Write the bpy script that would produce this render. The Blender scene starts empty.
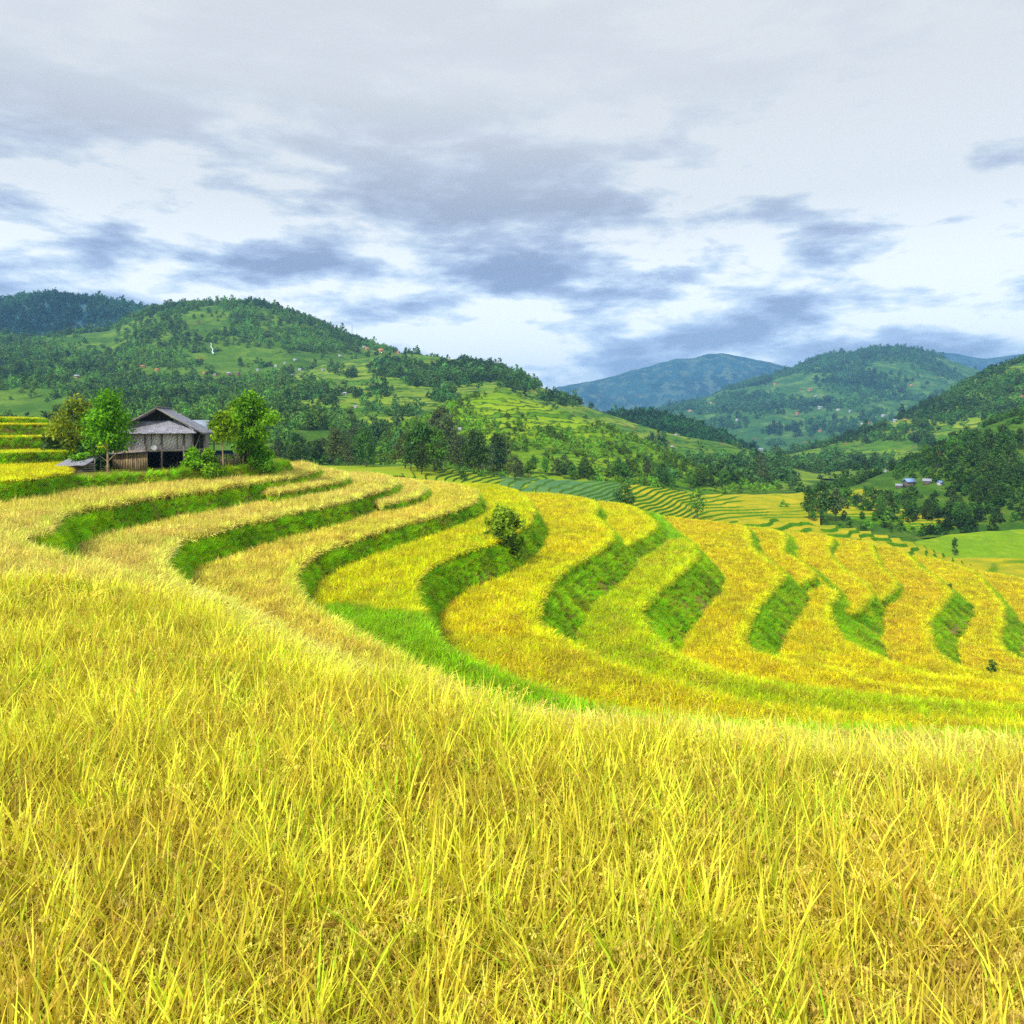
import bpy, math, random
import numpy as np
from mathutils import Vector, Matrix
from mathutils.geometry import tessellate_polygon
from mathutils.bvhtree import BVHTree

R = math.radians
rng = np.random.default_rng(7)
random.seed(7)
scene = bpy.context.scene
COL = scene.collection

# ------------------------------------------------------------------ camera
F = 804.0          # focal length in pixels of the 1024 px frame
HZ = 425.0         # eye level row
cam_d = bpy.data.cameras.new('camera')
cam = bpy.data.objects.new('camera', cam_d)
COL.objects.link(cam)
cam.rotation_euler = (R(90), 0, 0)
cam_d.sensor_width = 36.0
cam_d.lens = 36.0 * F / 1024.0
cam_d.shift_y = (HZ - 512.0) / 1024.0
cam_d.clip_start = 0.1
cam_d.clip_end = 30000
scene.camera = cam

def W(u, v, Y):
    return ((u - 512.0) / F * Y, Y, -(v - HZ) / F * Y)

def P(u, v, z):
    Y = -z * F / (v - HZ)
    return ((u - 512.0) / F * Y, Y)

# ------------------------------------------------------------------ object helpers
def props(o, label=None, cat=None, group=None, kind=None):
    if label: o['label'] = label
    if cat: o['category'] = cat
    if group: o['group'] = group
    if kind: o['kind'] = kind
    return o

def empty(name, loc, rz=0.0, label=None, cat=None, group=None):
    o = bpy.data.objects.new(name, None)
    COL.objects.link(o)
    o.location = loc
    o.rotation_euler = (0, 0, rz)
    o.empty_display_size = 0.3
    return props(o, label, cat, group)

def mesh_np(name, verts, quads=None, tris=None, mats=(), mi_q=None, mi_t=None, smooth=False):
    me = bpy.data.meshes.new(name)
    verts = np.asarray(verts, dtype=np.float32)
    nq = 0 if quads is None else len(quads)
    nt = 0 if tris is None else len(tris)
    me.vertices.add(len(verts))
    me.vertices.foreach_set('co', verts.ravel())
    loops = []
    if nq: loops.append(np.asarray(quads, dtype=np.int32).ravel())
    if nt: loops.append(np.asarray(tris, dtype=np.int32).ravel())
    li = np.concatenate(loops)
    me.loops.add(len(li))
    me.loops.foreach_set('vertex_index', li)
    me.polygons.add(nq + nt)
    starts = np.concatenate([np.arange(nq) * 4, nq * 4 + np.arange(nt) * 3]).astype(np.int32)
    me.polygons.foreach_set('loop_start', starts)
    for m in mats: me.materials.append(m)
    mi = []
    if nq: mi.append(np.zeros(nq, np.int32) if mi_q is None else np.asarray(mi_q, np.int32))
    if nt: mi.append(np.zeros(nt, np.int32) if mi_t is None else np.asarray(mi_t, np.int32))
    me.polygons.foreach_set('material_index', np.concatenate(mi))
    if smooth:
        me.polygons.foreach_set('use_smooth', np.ones(nq + nt, bool))
    me.update(calc_edges=True)
    me.validate()
    return me

def obj(name, me, parent=None, loc=None, link=True):
    o = bpy.data.objects.new(name, me)
    if link: COL.objects.link(o)
    if parent: o.parent = parent
    if loc is not None: o.location = loc
    return o

class MB:
    """collects boxes, tubes and polygons into one mesh"""
    def __init__(s): s.v = []; s.q = []; s.t = []; s.mq = []; s.mt = []
    def box(s, c, d, M=None, mi=0):
        n = len(s.v)
        for sx, sy, sz in ((-1,-1,-1),(1,-1,-1),(1,1,-1),(-1,1,-1),(-1,-1,1),(1,-1,1),(1,1,1),(-1,1,1)):
            p = Vector((sx*d[0]/2, sy*d[1]/2, sz*d[2]/2))
            if M is not None: p = M @ p
            s.v.append((p[0]+c[0], p[1]+c[1], p[2]+c[2]))
        for f in ((0,3,2,1),(4,5,6,7),(0,1,5,4),(1,2,6,5),(2,3,7,6),(3,0,4,7)):
            s.q.append([n+i for i in f]); s.mq.append(mi)
        return s
    def tube(s, pts, rad, n=6, mi=0, cap=True):
        pts = [Vector(p) for p in pts]
        if not hasattr(rad, '__len__'): rad = [rad]*len(pts)
        base = len(s.v); 
        for i, p in enumerate(pts):
            d = (pts[min(i+1,len(pts)-1)] - pts[max(i-1,0)]).normalized()
            a = d.orthogonal().normalized(); b = d.cross(a)
            for k in range(n):
                t = 2*math.pi*k/n
                q = p + (a*math.cos(t) + b*math.sin(t))*rad[i]
                s.v.append(tuple(q))
        for i in range(len(pts)-1):
            for k in range(n):
                s.q.append([base+i*n+k, base+i*n+(k+1)%n, base+(i+1)*n+(k+1)%n, base+(i+1)*n+k]); s.mq.append(mi)
        if cap:
            for i0, rev in ((0, True), (len(pts)-1, False)):
                c = len(s.v); s.v.append(tuple(pts[i0]))
                for k in range(n):
                    a, b = base+i0*n+k, base+i0*n+(k+1)%n
                    s.t.append([c, b, a] if rev else [c, a, b]); s.mt.append(mi)
        return s
    def quad(s, a, b, c, d, mi=0):
        n = len(s.v); s.v += [tuple(a), tuple(b), tuple(c), tuple(d)]; s.q.append([n,n+1,n+2,n+3]); s.mq.append(mi); return s
    def slab(s, pts, th, mi=0):
        """a flat polygon with four corners given thickness along its normal"""
        p = [Vector(x) for x in pts]
        nrm = (p[1]-p[0]).cross(p[3]-p[0]).normalized()*th
        n = len(s.v)
        s.v += [tuple(x) for x in p] + [tuple(x-nrm) for x in p]
        for f in ((0,1,2,3),(7,6,5,4),(0,4,5,1),(1,5,6,2),(2,6,7,3),(3,7,4,0)):
            s.q.append([n+i for i in f]); s.mq.append(mi)
        return s
    def build(s, name, mats, parent=None, loc=None, smooth=False):
        if not isinstance(mats, (list, tuple)): mats = [mats]
        me = mesh_np(name, s.v, s.q or None, s.t or None, mats, s.mq, s.mt, smooth)
        return obj(name, me, parent, loc)

# ------------------------------------------------------------------ noise
def _hash(ix, iy, seed):
    h = (ix.astype(np.int64)*374761393 + iy.astype(np.int64)*668265263 + seed*1442695041) & 0xffffffff
    h = ((h ^ (h >> 13)) * 1274126177) & 0xffffffff
    h = (h ^ (h >> 16))
    return (h & 0xffffff) / float(0xffffff)

def vnoise(x, y, seed=0):
    ix = np.floor(x); iy = np.floor(y)
    fx = x-ix; fy = y-iy
    fx = fx*fx*fx*(fx*(fx*6-15)+10); fy = fy*fy*fy*(fy*(fy*6-15)+10)
    a = _hash(ix,iy,seed); b = _hash(ix+1,iy,seed); c = _hash(ix,iy+1,seed); d = _hash(ix+1,iy+1,seed)
    return (a*(1-fx)+b*fx)*(1-fy) + (c*(1-fx)+d*fx)*fy

def fbm(x, y, seed=0, oct=4, gain=0.5):
    s = 0; a = 1; n = 0
    x = np.asarray(x, float); y = np.asarray(y, float)
    for o in range(oct):
        s = s + a*(vnoise(x, y, seed+o*17)-0.5)*2; n += a
        a *= gain; x = x*2.03+11.3; y = y*2.03+7.7
    return s/n

# ------------------------------------------------------------------ material helpers
def new_mat(name):
    m = bpy.data.materials.new(name); m.use_nodes = True
    nt = m.node_tree; nt.nodes.clear()
    return m, nt
def nd(nt, t, **kw):
    n = nt.nodes.new(t)
    for k, v in kw.items():
        if k.startswith('i_'):
            key = k[2:]
            key = int(key) if key.isdigit() else key.replace('_', ' ')
            n.inputs[key].default_value = v
        else: setattr(n, k, v)
    return n
def mixc(nt, fac, a, b, mode='MIX'):
    n = nt.nodes.new('ShaderNodeMix'); n.data_type = 'RGBA'; n.blend_type = mode
    for s, x in (('Factor', fac), ('A', a), ('B', b)):
        i = [q for q in n.inputs if q.name == s and (q.type == ('VALUE' if s == 'Factor' else 'RGBA'))][0]
        if hasattr(x, 'links') or hasattr(x, 'is_output'): nt.links.new(x, i)
        elif s == 'Factor': i.default_value = x
        else: i.default_value = (*x[:3], 1)
    return [q for q in n.outputs if q.type == 'RGBA'][0]
def math_n(nt, op, a, b=None, clamp=False):
    n = nt.nodes.new('ShaderNodeMath'); n.operation = op; n.use_clamp = clamp
    for i, x in enumerate((a, b)):
        if x is None: continue
        if hasattr(x, 'is_output'): nt.links.new(x, n.inputs[i])
        else: n.inputs[i].default_value = x
    return n.outputs[0]
def noise_n(nt, scale, detail=4, rough=0.55, vec=None, dist=0.0):
    n = nt.nodes.new('ShaderNodeTexNoise')
    n.inputs['Scale'].default_value = scale; n.inputs['Detail'].default_value = detail
    n.inputs['Roughness'].default_value = rough; n.inputs['Distortion'].default_value = dist
    if vec is not None: nt.links.new(vec, n.inputs['Vector'])
    return n.outputs['Fac']
def ramp(nt, fac, stops):
    n = nt.nodes.new('ShaderNodeValToRGB')
    e = n.color_ramp.elements
    while len(e) < len(stops): e.new(0.5)
    for el, (p, c) in zip(e, stops):
        el.position = p; el.color = (*c, 1) if len(c) == 3 else c
    nt.links.new(fac, n.inputs[0])
    return n.outputs[0]
def out_surface(nt, sh):
    o = nt.nodes.new('ShaderNodeOutputMaterial'); nt.links.new(sh, o.inputs['Surface'])
def principled(nt, col, rough=0.8, bump=None, bump_s=0.3, bump_d=0.05, spec=0.2):
    p = nt.nodes.new('ShaderNodeBsdfPrincipled')
    if hasattr(col, 'is_output'): nt.links.new(col, p.inputs['Base Color'])
    else: p.inputs['Base Color'].default_value = (*col, 1)
    p.inputs['Roughness'].default_value = rough
    p.inputs['Specular IOR Level'].default_value = spec
    if bump is not None:
        b = nt.nodes.new('ShaderNodeBump'); b.inputs['Strength'].default_value = bump_s; b.inputs['Distance'].default_value = bump_d
        nt.links.new(bump, b.inputs['Height']); nt.links.new(b.outputs[0], p.inputs['Normal'])
    return p.outputs[0]
def leaf_shader(nt, col, trans=0.35, rough=0.5, spec=0.15):
    p = principled(nt, col, rough, spec=spec)
    t = nt.nodes.new('ShaderNodeBsdfTranslucent'); nt.links.new(col, t.inputs['Color'])
    m = nt.nodes.new('ShaderNodeMixShader'); m.inputs[0].default_value = trans
    nt.links.new(p, m.inputs[1]); nt.links.new(t.outputs[0], m.inputs[2])
    return m.outputs[0]
def geo_pos(nt): return nt.nodes.new('ShaderNodeNewGeometry').outputs['Position']
def obj_rand(nt): return nt.nodes.new('ShaderNodeObjectInfo').outputs['Random']
def hsv(nt, col, h=0.5, s=1.0, v=1.0):
    n = nt.nodes.new('ShaderNodeHueSaturation'); nt.links.new(col, n.inputs['Color'])
    for k, x in (('Hue', h), ('Saturation', s), ('Value', v)):
        if hasattr(x, 'is_output'): nt.links.new(x, n.inputs[k])
        else: n.inputs[k].default_value = x
    return n.outputs[0]
def map_r(nt, x, a, b, c, d):
    n = nt.nodes.new('ShaderNodeMapRange'); nt.links.new(x, n.inputs[0])
    for i, q in enumerate((a, b, c, d)): n.inputs[i+1].default_value = q
    return n.outputs[0]

def tinted_leaf(name, mul=(1,1,1), trans=0.35, var=0.25, hue=0.02):
    """plant tissue whose own colour comes from the per-plant tint, varied plant by plant"""
    m, nt = new_mat(name)
    a = nt.nodes.new('ShaderNodeAttribute'); a.attribute_type = 'INSTANCER'; a.attribute_name = 'tint'
    r = obj_rand(nt)
    c = mixc(nt, 1.0, a.outputs['Color'], mul, 'MULTIPLY')
    c = hsv(nt, c, map_r(nt, r, 0, 1, 0.5-hue, 0.5+hue), 1.0, map_r(nt, r, 0, 1, 1-var, 1+var))
    out_surface(nt, leaf_shader(nt, c, trans))
    return m

M = {}
M['leaf'] = tinted_leaf('rice_leaf', (1,1,1), var=0.33)
M['leaf_green'] = tinted_leaf('rice_leaf_green', (0.68,0.93,0.6))
M['grain'] = tinted_leaf('rice_grain', (0.97,0.83,1.1), trans=0.2, var=0.4)
M['blade'] = tinted_leaf('grass_blade', (1,1,1), trans=0.5, var=0.3, hue=0.025)
M['blade_dry'] = tinted_leaf('grass_blade_dry', (2.3,1.0,1.2), trans=0.3, var=0.35)
M['tree_leaf'] = tinted_leaf('forest_leaf', (1,1,1), trans=0.25, var=0.4, hue=0.02)

def soil_mat(name, c1, c2, scale=1.5):
    m, nt = new_mat(name)
    pos = geo_pos(nt)
    n = noise_n(nt, scale, 6, 0.65, pos)
    c = ramp(nt, n, [(0.3, c1), (0.7, c2)])
    out_surface(nt, principled(nt, c, 0.95, n, 0.6, 0.1))
    return m
M['mud'] = soil_mat('paddy_mud', (0.14,0.16,0.02), (0.24,0.22,0.03))
M['bank_soil'] = soil_mat('bank_soil', (0.12,0.24,0.012), (0.32,0.17,0.055), 0.9)

# ------------------------------------------------------------------ instancing of stuff (grass, rice, forest)
SRC = {}
def source_collection(key, meshes):
    c = bpy.data.collections.new('source_'+key)
    for i, me in enumerate(meshes):
        o = bpy.data.objects.new('%s_%02d' % (key, i), me)
        c.objects.link(o)
    ng = bpy.data.node_groups.new('scatter_'+key, 'GeometryNodeTree')
    ng.interface.new_socket('Geometry', in_out='INPUT', socket_type='NodeSocketGeometry')
    ng.interface.new_socket('Geometry', in_out='OUTPUT', socket_type='NodeSocketGeometry')
    gi = ng.nodes.new('NodeGroupInput'); go = ng.nodes.new('NodeGroupOutput')
    ci = ng.nodes.new('GeometryNodeCollectionInfo'); ci.inputs['Collection'].default_value = c
    ci.inputs['Separate Children'].default_value = True; ci.inputs['Reset Children'].default_value = True
    ip = ng.nodes.new('GeometryNodeInstanceOnPoints')
    ip.inputs['Pick Instance'].default_value = True
    def na(n, t):
        a = ng.nodes.new('GeometryNodeInputNamedAttribute'); a.data_type = t; a.inputs['Name'].default_value = n
        return [s for s in a.outputs if s.enabled and s.name == 'Attribute'][0]
    L = ng.links.new
    L(gi.outputs[0], ip.inputs['Points']); L(ci.outputs[0], ip.inputs['Instance'])
    L(na('pick', 'INT'), ip.inputs['Instance Index'])
    L(na('rot', 'FLOAT_VECTOR'), ip.inputs['Rotation'])
    L(na('scl', 'FLOAT_VECTOR'), ip.inputs['Scale'])
    L(ip.outputs[0], go.inputs[0])
    SRC[key] = (ng, len(meshes))

def scatter(name, key, pts, rot, scl, tint):
    ng, n = SRC[key]
    k = len(pts)
    me = bpy.data.meshes.new(name)
    me.vertices.add(k); me.vertices.foreach_set('co', np.asarray(pts, np.float32).ravel())
    def at(nm, t, arr, f):
        a = me.attributes.new(nm, t, 'POINT'); a.data.foreach_set(f, np.ascontiguousarray(arr).ravel())
    at('rot', 'FLOAT_VECTOR', np.asarray(rot, np.float32), 'vector')
    scl = np.asarray(scl, np.float32)
    if scl.ndim == 1: scl = np.repeat(scl[:,None], 3, 1)
    at('scl', 'FLOAT_VECTOR', scl, 'vector')
    t4 = np.ones((k,4), np.float32); t4[:,:3] = tint
    at('tint', 'FLOAT_COLOR', t4, 'color')
    at('pick', 'INT', rng.integers(0, n, k).astype(np.int32), 'value')
    o = obj(name, me)
    md = o.modifiers.new('scatter', 'NODES'); md.node_group = ng
    return o

# ------------------------------------------------------------------ plant meshes
class QB:
    def __init__(s): s.v = []; s.q = []; s.m = []
    def strip(s, pts, widths, side, mi):
        n = len(s.v)
        for p, w in zip(pts, widths):
            s.v.append(p - side*w/2); s.v.append(p + side*w/2)
        for i in range(len(pts)-1):
            s.q.append([n+2*i, n+2*i+1, n+2*i+3, n+2*i+2]); s.m.append(mi)
    def mesh(s, name, mats): return mesh_np(name, np.array(s.v), s.q, None, mats, s.m)

def arc(base, az, length, lean0, lean1, n):
    """points of a blade that leans from lean0 to lean1 (radians from vertical) along its length"""
    p = np.array(base, float); out = [p.copy()]
    for i in range(n):
        a = lean0 + (lean1-lean0)*((i+0.5)/n)**1.5
        p = p + np.array([math.sin(a)*math.cos(az), math.sin(a)*math.sin(az), math.cos(a)])*length/n
        out.append(p.copy())
    return out

def rice_clump(r, foot, nb, npan, segs, w, grains):
    b = QB()
    for i in range(nb):
        az = r.uniform(0, 6.283); rad = foot*math.sqrt(r.random()); a2 = r.uniform(0, 6.283)
        L = r.uniform(0.64, 1.14)
        pts = arc((rad*math.cos(a2), rad*math.sin(a2), 0), az, L, r.uniform(0.02,0.15), r.uniform(0.2,1.25), segs)
        sa = az + math.pi/2 + r.uniform(-0.8, 0.8)
        side = np.array([math.cos(sa), math.sin(sa), 0])
        ww = [w*(0.7+0.5*math.sin(math.pi*min(1,k/segs*0.9)))*(1 if k < segs else 0.1) for k in range(segs+1)]
        b.strip(pts, ww, side, 1 if r.random() < 0.13 else 0)
    for i in range(npan):
        az = r.uniform(0, 6.283); rad = foot*math.sqrt(r.random()); a2 = r.uniform(0, 6.283)
        L = r.uniform(0.94, 1.16)
        pts = arc((rad*math.cos(a2), rad*math.sin(a2), 0), az, L, 0.08, r.uniform(1.5, 2.5), max(segs+2, 5))
        side = np.array([-math.sin(az), math.cos(az), 0])
        if grains:
            b.strip(pts, [0.004]*len(pts), side, 2)
            tail = pts[len(pts)//2:]
            for g in range(grains):
                t = r.random()*(len(tail)-1.001); k = int(t); c = tail[k] + (tail[k+1]-tail[k])*(t-k)
                c = c + np.array([r.uniform(-1,1), r.uniform(-1,1), r.uniform(-1.2,0.3)])*0.022
                d = np.array([r.uniform(-.6,.6)+0.4*math.cos(az), r.uniform(-.6,.6)+0.4*math.sin(az), -1.0]); d /= np.linalg.norm(d)
                s1 = np.cross(d, [r.uniform(-1,1), r.uniform(-1,1), 0.3]); s1 /= np.linalg.norm(s1)
                b.strip([c-d*0.013, c+d*0.001, c+d*0.014], [0.004, 0.0115, 0.002], s1, 2)
        else:
            tail = pts[len(pts)//2:]
            b.strip(tail, [w*1.7]*(len(tail)-1)+[w*0.5], side, 2)
    return b
r = random.Random(11)
M['grain_near'] = tinted_leaf('rice_grain_near', (1.0,0.90,1.9), trans=0.2, var=0.25)
mats3 = [M['leaf'], M['leaf_green'], M['grain']]; mats_n = [M['leaf'], M['leaf_green'], M['grain_near']]
source_collection('rice_near', [rice_clump(r, 0.08, 24, 12, 5, 0.0115, 32).mesh('rice_near', mats_n) for _ in range(6)])
source_collection('rice_mid', [rice_clump(r, 0.13, 17, 11, 3, 0.02, 0).mesh('rice_mid', mats3) for _ in range(6)])
source_collection('rice_far', [rice_clump(r, 0.13, 15, 11, 2, 0.036, 0).mesh('rice_far', mats3) for _ in range(6)])

def grass_clump(r, foot, nb, segs, w, dry=0.1):
    b = QB()
    for i in range(nb):
        az = r.uniform(0, 6.283); rad = foot*math.sqrt(r.random()); a2 = r.uniform(0, 6.283)
        pts = arc((rad*math.cos(a2), rad*math.sin(a2), 0), az, r.uniform(0.35, 1.0), r.uniform(0.1,0.5), r.uniform(0.8,2.1), segs)
        sa = az + math.pi/2 + r.uniform(-0.6, 0.6)
        b.strip(pts, [w*(1.0-0.75*(k/segs)) for k in range(segs+1)], np.array([math.cos(sa), math.sin(sa), 0]), 1 if r.random() < dry else 0)
    return b
source_collection('grass', [grass_clump(r, 0.3, 46, 3, 0.045, d).mesh('grass', [M['blade'], M['blade_dry']]) for d in (0.02, 0.05, 0.05, 0.12)])

# ------------------------------------------------------------------ the terraces: level plates stacked like contour lines
def smooth_line(pts, spacing=0.5, jit=0.0, seed=0):
    p = np.array(pts, float)
    # centripetal-like resample by Catmull-Rom
    out = []
    for i in range(len(p)-1):
        p0 = p[max(i-1,0)]; p1 = p[i]; p2 = p[i+1]; p3 = p[min(i+2,len(p)-1)]
        L = np.linalg.norm(p2-p1); n = max(2, int(L/spacing))
        l0 = max(np.linalg.norm(p1-p0), 1e-6); l2 = max(np.linalg.norm(p3-p2), 1e-6)
        m1 = (p2-p1)*0.5 + (p1-p0)*0.5*min(1.0, L/l0); m2 = (p2-p1)*0.5 + (p3-p2)*0.5*min(1.0, L/l2)
        if i == 0: m1 = p2-p1
        if i == len(p)-2: m2 = p2-p1
        for k in range(n):
            t = k/n; t2 = t*t; t3 = t2*t
            out.append((2*t3-3*t2+1)*p1 + (t3-2*t2+t)*m1 + (-2*t3+3*t2)*p2 + (t3-t2)*m2)
    out.append(p[-1]); out = np.array(out)
    if jit:
        out[:,0] += jit*fbm(out[:,0]*0.35, out[:,1]*0.35, seed, 3)
        out[:,1] += jit*fbm(out[:,0]*0.35+50, out[:,1]*0.35, seed+5, 3)
    return out

def px(z, *uv): return [P(u, v, z) for u, v in uv]

# key, canopy height, drop to the next level, height of the standing crop, edge line (far arm -> hollow -> near arm), closing points
TER = []
def terrace(key, z, drop, crop, edge, close, tint=None, green=0.0):
    TER.append(dict(key=key, z=z, drop=drop, crop=crop, edge=edge, close=close, tint=tint, green=green))

NEAR = [(60,-14),(-110,-14)]
STRAW = (0.92,0.77,0.15); LEMON = (0.86,0.82,0.008); GOLD = (0.86,0.73,0.012); LIME = (0.78,0.79,0.008)
terrace('front', -3.05, 2.0, 0.68,
    px(-3.05, (-300,548),(-100,556),(0,573),(60,574),(130,582),(200,600),(250,628),(300,652),(345,664),(400,670),(440,683),(480,696),(520,708),(560,716),(600,722),(700,732),(800,743),(1024,752),(1300,754)),
    [(18,4),(18,-8),(-30,-8),(-30,14)], (0.90,0.75,0.07))
terrace('upper4', 0.95, 0.8, 0.36, [(-110,86),(-75,88),(-62,92),(-60.5,97),(-64,110)], [(-110,112)], LEMON)
terrace('upper3', 0.15, 1.3, 0.36, [(-110,76),(-66,80),(-55,84),(-53,92),(-58,106)], [(-110,116)], LEMON)
terrace('upper2', -1.15, 1.35, 0.36, [(-110,70),(-60,75),(-53,79),(-49,90),(-52,106)], [(-110,118)], LEMON)
terrace('upper1', -2.5, 1.4, 0.36, [(-110,66),(-56,70.5),(-47,74),(-44,80),(-45,92),(-48,112)], [(-110,120)], LIME)
terrace('yard', -3.9, 1.1, 0.25,
    [(-44,104),(-30,97),(-25.4,90)] + px(-3.9, (271,462.5),(262,464),(220,466),(180,468),(140,470.5),(105,473),(66,475),(35,480),(0,484))
    + [(-33,42),(-30,33),(-26,26),(-20,20),(-15,14),(-9,8),(0,5),(16,4),(60,4)], NEAR+[(-110,124),(-46,122)], LEMON)
terrace('A', -5.0, 1.8, 0.8,
    [(-46,112)] + px(-5.0, (240,463),(274,463.5),(300,461.5),(312,463),(317,466),(311,470),(300,473),(265,478),(230,483),(195,488.5),(160,492.5),(140,496),(105,502),(75,507),(60,511),(55,518),(46,525),(36,530),(23,533),(22,538),(35,544),(53,549),(70,555),(100,560),(150,576),(200,591),(250,620),(300,654))
    + [(-1,14.3),(8,12),(30,10.6),(60,10)], NEAR+[(-110,126),(-50,124)], STRAW)
terrace('A_tongue', -5.9, 0.9, 0.8,
    px(-5.9, (320,466.5),(335,469),(344,471),(347,473),(343,477),(330,481),(300,486),(280,489.5),(268,491)),
    px(-5.9, (262,485),(290,477),(310,471)), STRAW)
terrace('B', -6.8, 1.8, 0.8,
    [(-48,122),(-36,118.5)] + px(-6.8, (330,471),(349,471.5),(369,472),(382,473.5),(394,477),(396,481),(390,485),(364,493),(338,500),(300,508),(265,515),(230,523.5),(195,532.5),(178,537),(172,541),(167,550),(165,560),(168,569),(177,577),(187,584),(215,593),(260,616),(310,642),(345,655),(400,668),(512,703))
    + [(11,17.6),(30,15.5),(60,15)], NEAR+[(-110,128),(-52,126)], STRAW)
terrace('B_tongue', -7.7, 0.9, 0.8,
    px(-7.7, (397,477),(411,478.5),(421,482),(425,487),(422,491),(412,495.5),(395,499.5),(382,502)),
    px(-7.7, (374,500),(384,492),(394,484)), STRAW)
terrace('C', -8.6, 1.6, 0.8,
    [(-50,126),(-30,123)] + px(-8.6, (385,478),(424,479.5),(443,481.6),(461,484),(473,488),(477,493),(471,501),(443,511),(408,520.5),(373,530),(346,538.5),(325,546),(309,553),(301,560),(295,569),(293,580),(298,590),(308,600),(330,613),(370,635),(400,654),(440,675),(512,707),(800,731),(1024,736))
    + [(30,20.5),(60,20)], NEAR+[(-110,130),(-54,128)], (0.92,0.77,0.10))
terrace('D', -10.2, 2.7, 0.8,
    [(-50,140),(-24,140)] + px(-10.2, (425,484.5),(461,483),(482,483.5),(500,485.5),(514,489),(524,496),(531,504),(532,513),(526,522),(505,535),(480,544),(455,551.5),(438,559.5),(425,566),(417,573),(413,583),(413.5,591),(418,602),(426,618),(439,635),(455,646.5),(478,659),(501,669),(527,679),(556,690),(578,698),(700,716),(1024,729))
    + [(35,26),(60,25.5)], NEAR+[(-110,144),(-54,142)], LEMON)
terrace('E', -12.9, 3.0, 0.8,
    [(-50,150),(-20,152)] + px(-12.9, (470,492),(524,492),(543,492.5),(561,494),(580,496.5),(592,500),(597,506),(594,513),(599,520),(609,527),(613,533),(604,544),(586,555.5),(572,562),(561,568),(550,580),(541,595),(536,606),(535,617),(542,626),(557,635),(575,642),(600,654),(629,665.5),(668,677.5),(698,686),(737,694),(766,700),(800,705),(900,713),(1024,718))
    + [(40,34),(80,33)], NEAR+[(-110,154),(-54,152)], (0.88,0.78,0.012))
terrace('E_tongue', -14.4, 1.5, 0.8,
    px(-14.4, (594,501),(612,502),(627,504),(640,509.5),(651,518),(654.5,525),(645,534),(625,544.5)),
    px(-14.4, (612,541),(598,532),(590,516)), LEMON)
terrace('F', -15.9, 3.5, 0.8,
    [(-40,158),(10,158)] + px(-15.9, (610,512),(640,511),(656,513),(674,529),(690,541),(697,549),(694,558),(681,569.5),(665,583),(651,594),(641,604.5),(638,609),(645,621),(653,634.5),(665,642),(690,658),(730,672),(770,679),(800,684),(900,695),(1024,703))
    + [(50,44),(90,43)], NEAR+[(-110,160),(-54,160)], LIME)
terrace('G', -19.4, 2.6, 0.8,
    [(-40,168),(18,168)] + px(-19.4, (640,516),(664,516),(700,519.5),(730,523),(745,526),(748,531),(751,545),(758,551.5),(771,561.5),(783,571.5),(782,578),(771,588),(761,600),(753,609.5),(747,622),(743,632),(745,641),(760,652),(768,653),(795,661),(816,662.5),(844,668.5),(875,680),(904,685),(960,689),(1024,693))
    + [(70,55),(110,54)], NEAR+[(-110,172),(-54,172)], GOLD)
terrace('G_tongue', -20.7, 1.3, 0.8,
    px(-20.7, (747,527),(765,528),(781,531),(785,537),(784,543),(783,551),(795,558),(806,566),(814,572.5),(812,576),(800,581),(788,584)),
    px(-20.7, (770,575),(755,550),(745,535)), GOLD)
terrace('H', -22.0, 3.5, 0.8,
    [(-30,180),(30,180)] + px(-22.0, (700,525),(760,527),(783,532),(787,543),(786,551),(797,559),(809,567),(818,575),(825,584),(836,591),(833,598),(828,604),(831,618),(840,634.5),(851,642.5),(875,653.5),(888,660),(906,666.5),(930,673),(970,677),(1024,681))
    + [(75,66),(120,65)], NEAR+[(-110,184),(-54,184)], (0.88,0.76,0.012))
terrace('H_tongue', -23.0, 2.5, 0.8,
    px(-23.0, (783,531),(800,532),(830,536),(832,541),(828,550),(836,561),(846,570),(861,579.5),(872,591),(867,600),(859,608.5),(848,611.5),(836,610)),
    px(-23.0, (834,602),(836,594),(820,580),(800,562),(784,545)), GOLD)
terrace('I_tongue', -24.3, 1.2, 0.8,
    px(-24.3, (832,537),(850,539),(870,542),(873,548),(877,558),(882,567),(890,574),(897,581.5),(892,589),(882,597),(872,600)),
    px(-24.3, (862,590),(850,575),(835,558),(830,545)), GOLD)
terrace('I', -25.5, 2.7, 0.8,
    [(-10,184),(40,184)] + px(-25.5, (830,541),(870,543),(892,547.5),(906,553),(914,561),(920,566.5),(932,573.5),(943,583),(951,591.5),(945,600),(937,610.5),(930,617),(929,625),(932,643.5),(944,656.5),(961,665.5),(985,672),(1024,677))
    + [(85,76),(130,75)], NEAR+[(-110,188),(-54,188)], (0.86,0.71,0.014))
terrace('J', -28.2, 2.8, 0.8,
    [(0,188),(50,188)] + px(-28.2, (870,550),(930,557),(955,563),(975,571.5),(988,585.5),(1000,600.5),(1004,609),(1002,624),(998,641),(1009,652.5),(1025,658.5),(1060,669))
    + [(95,88),(140,87)], NEAR+[(-110,192),(-54,192)], (0.88,0.77,0.012))
terrace('K', -31.0, 3.5, 0.8,
    [(10,190),(60,186)] + px(-31.0, (960,568),(985,571),(1010,575),(1030,580),(1050,590),(1062,606),(1070,625),(1080,640))
    + [(100,100),(150,98)], NEAR+[(-110,196),(-54,196)], GOLD)

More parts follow.
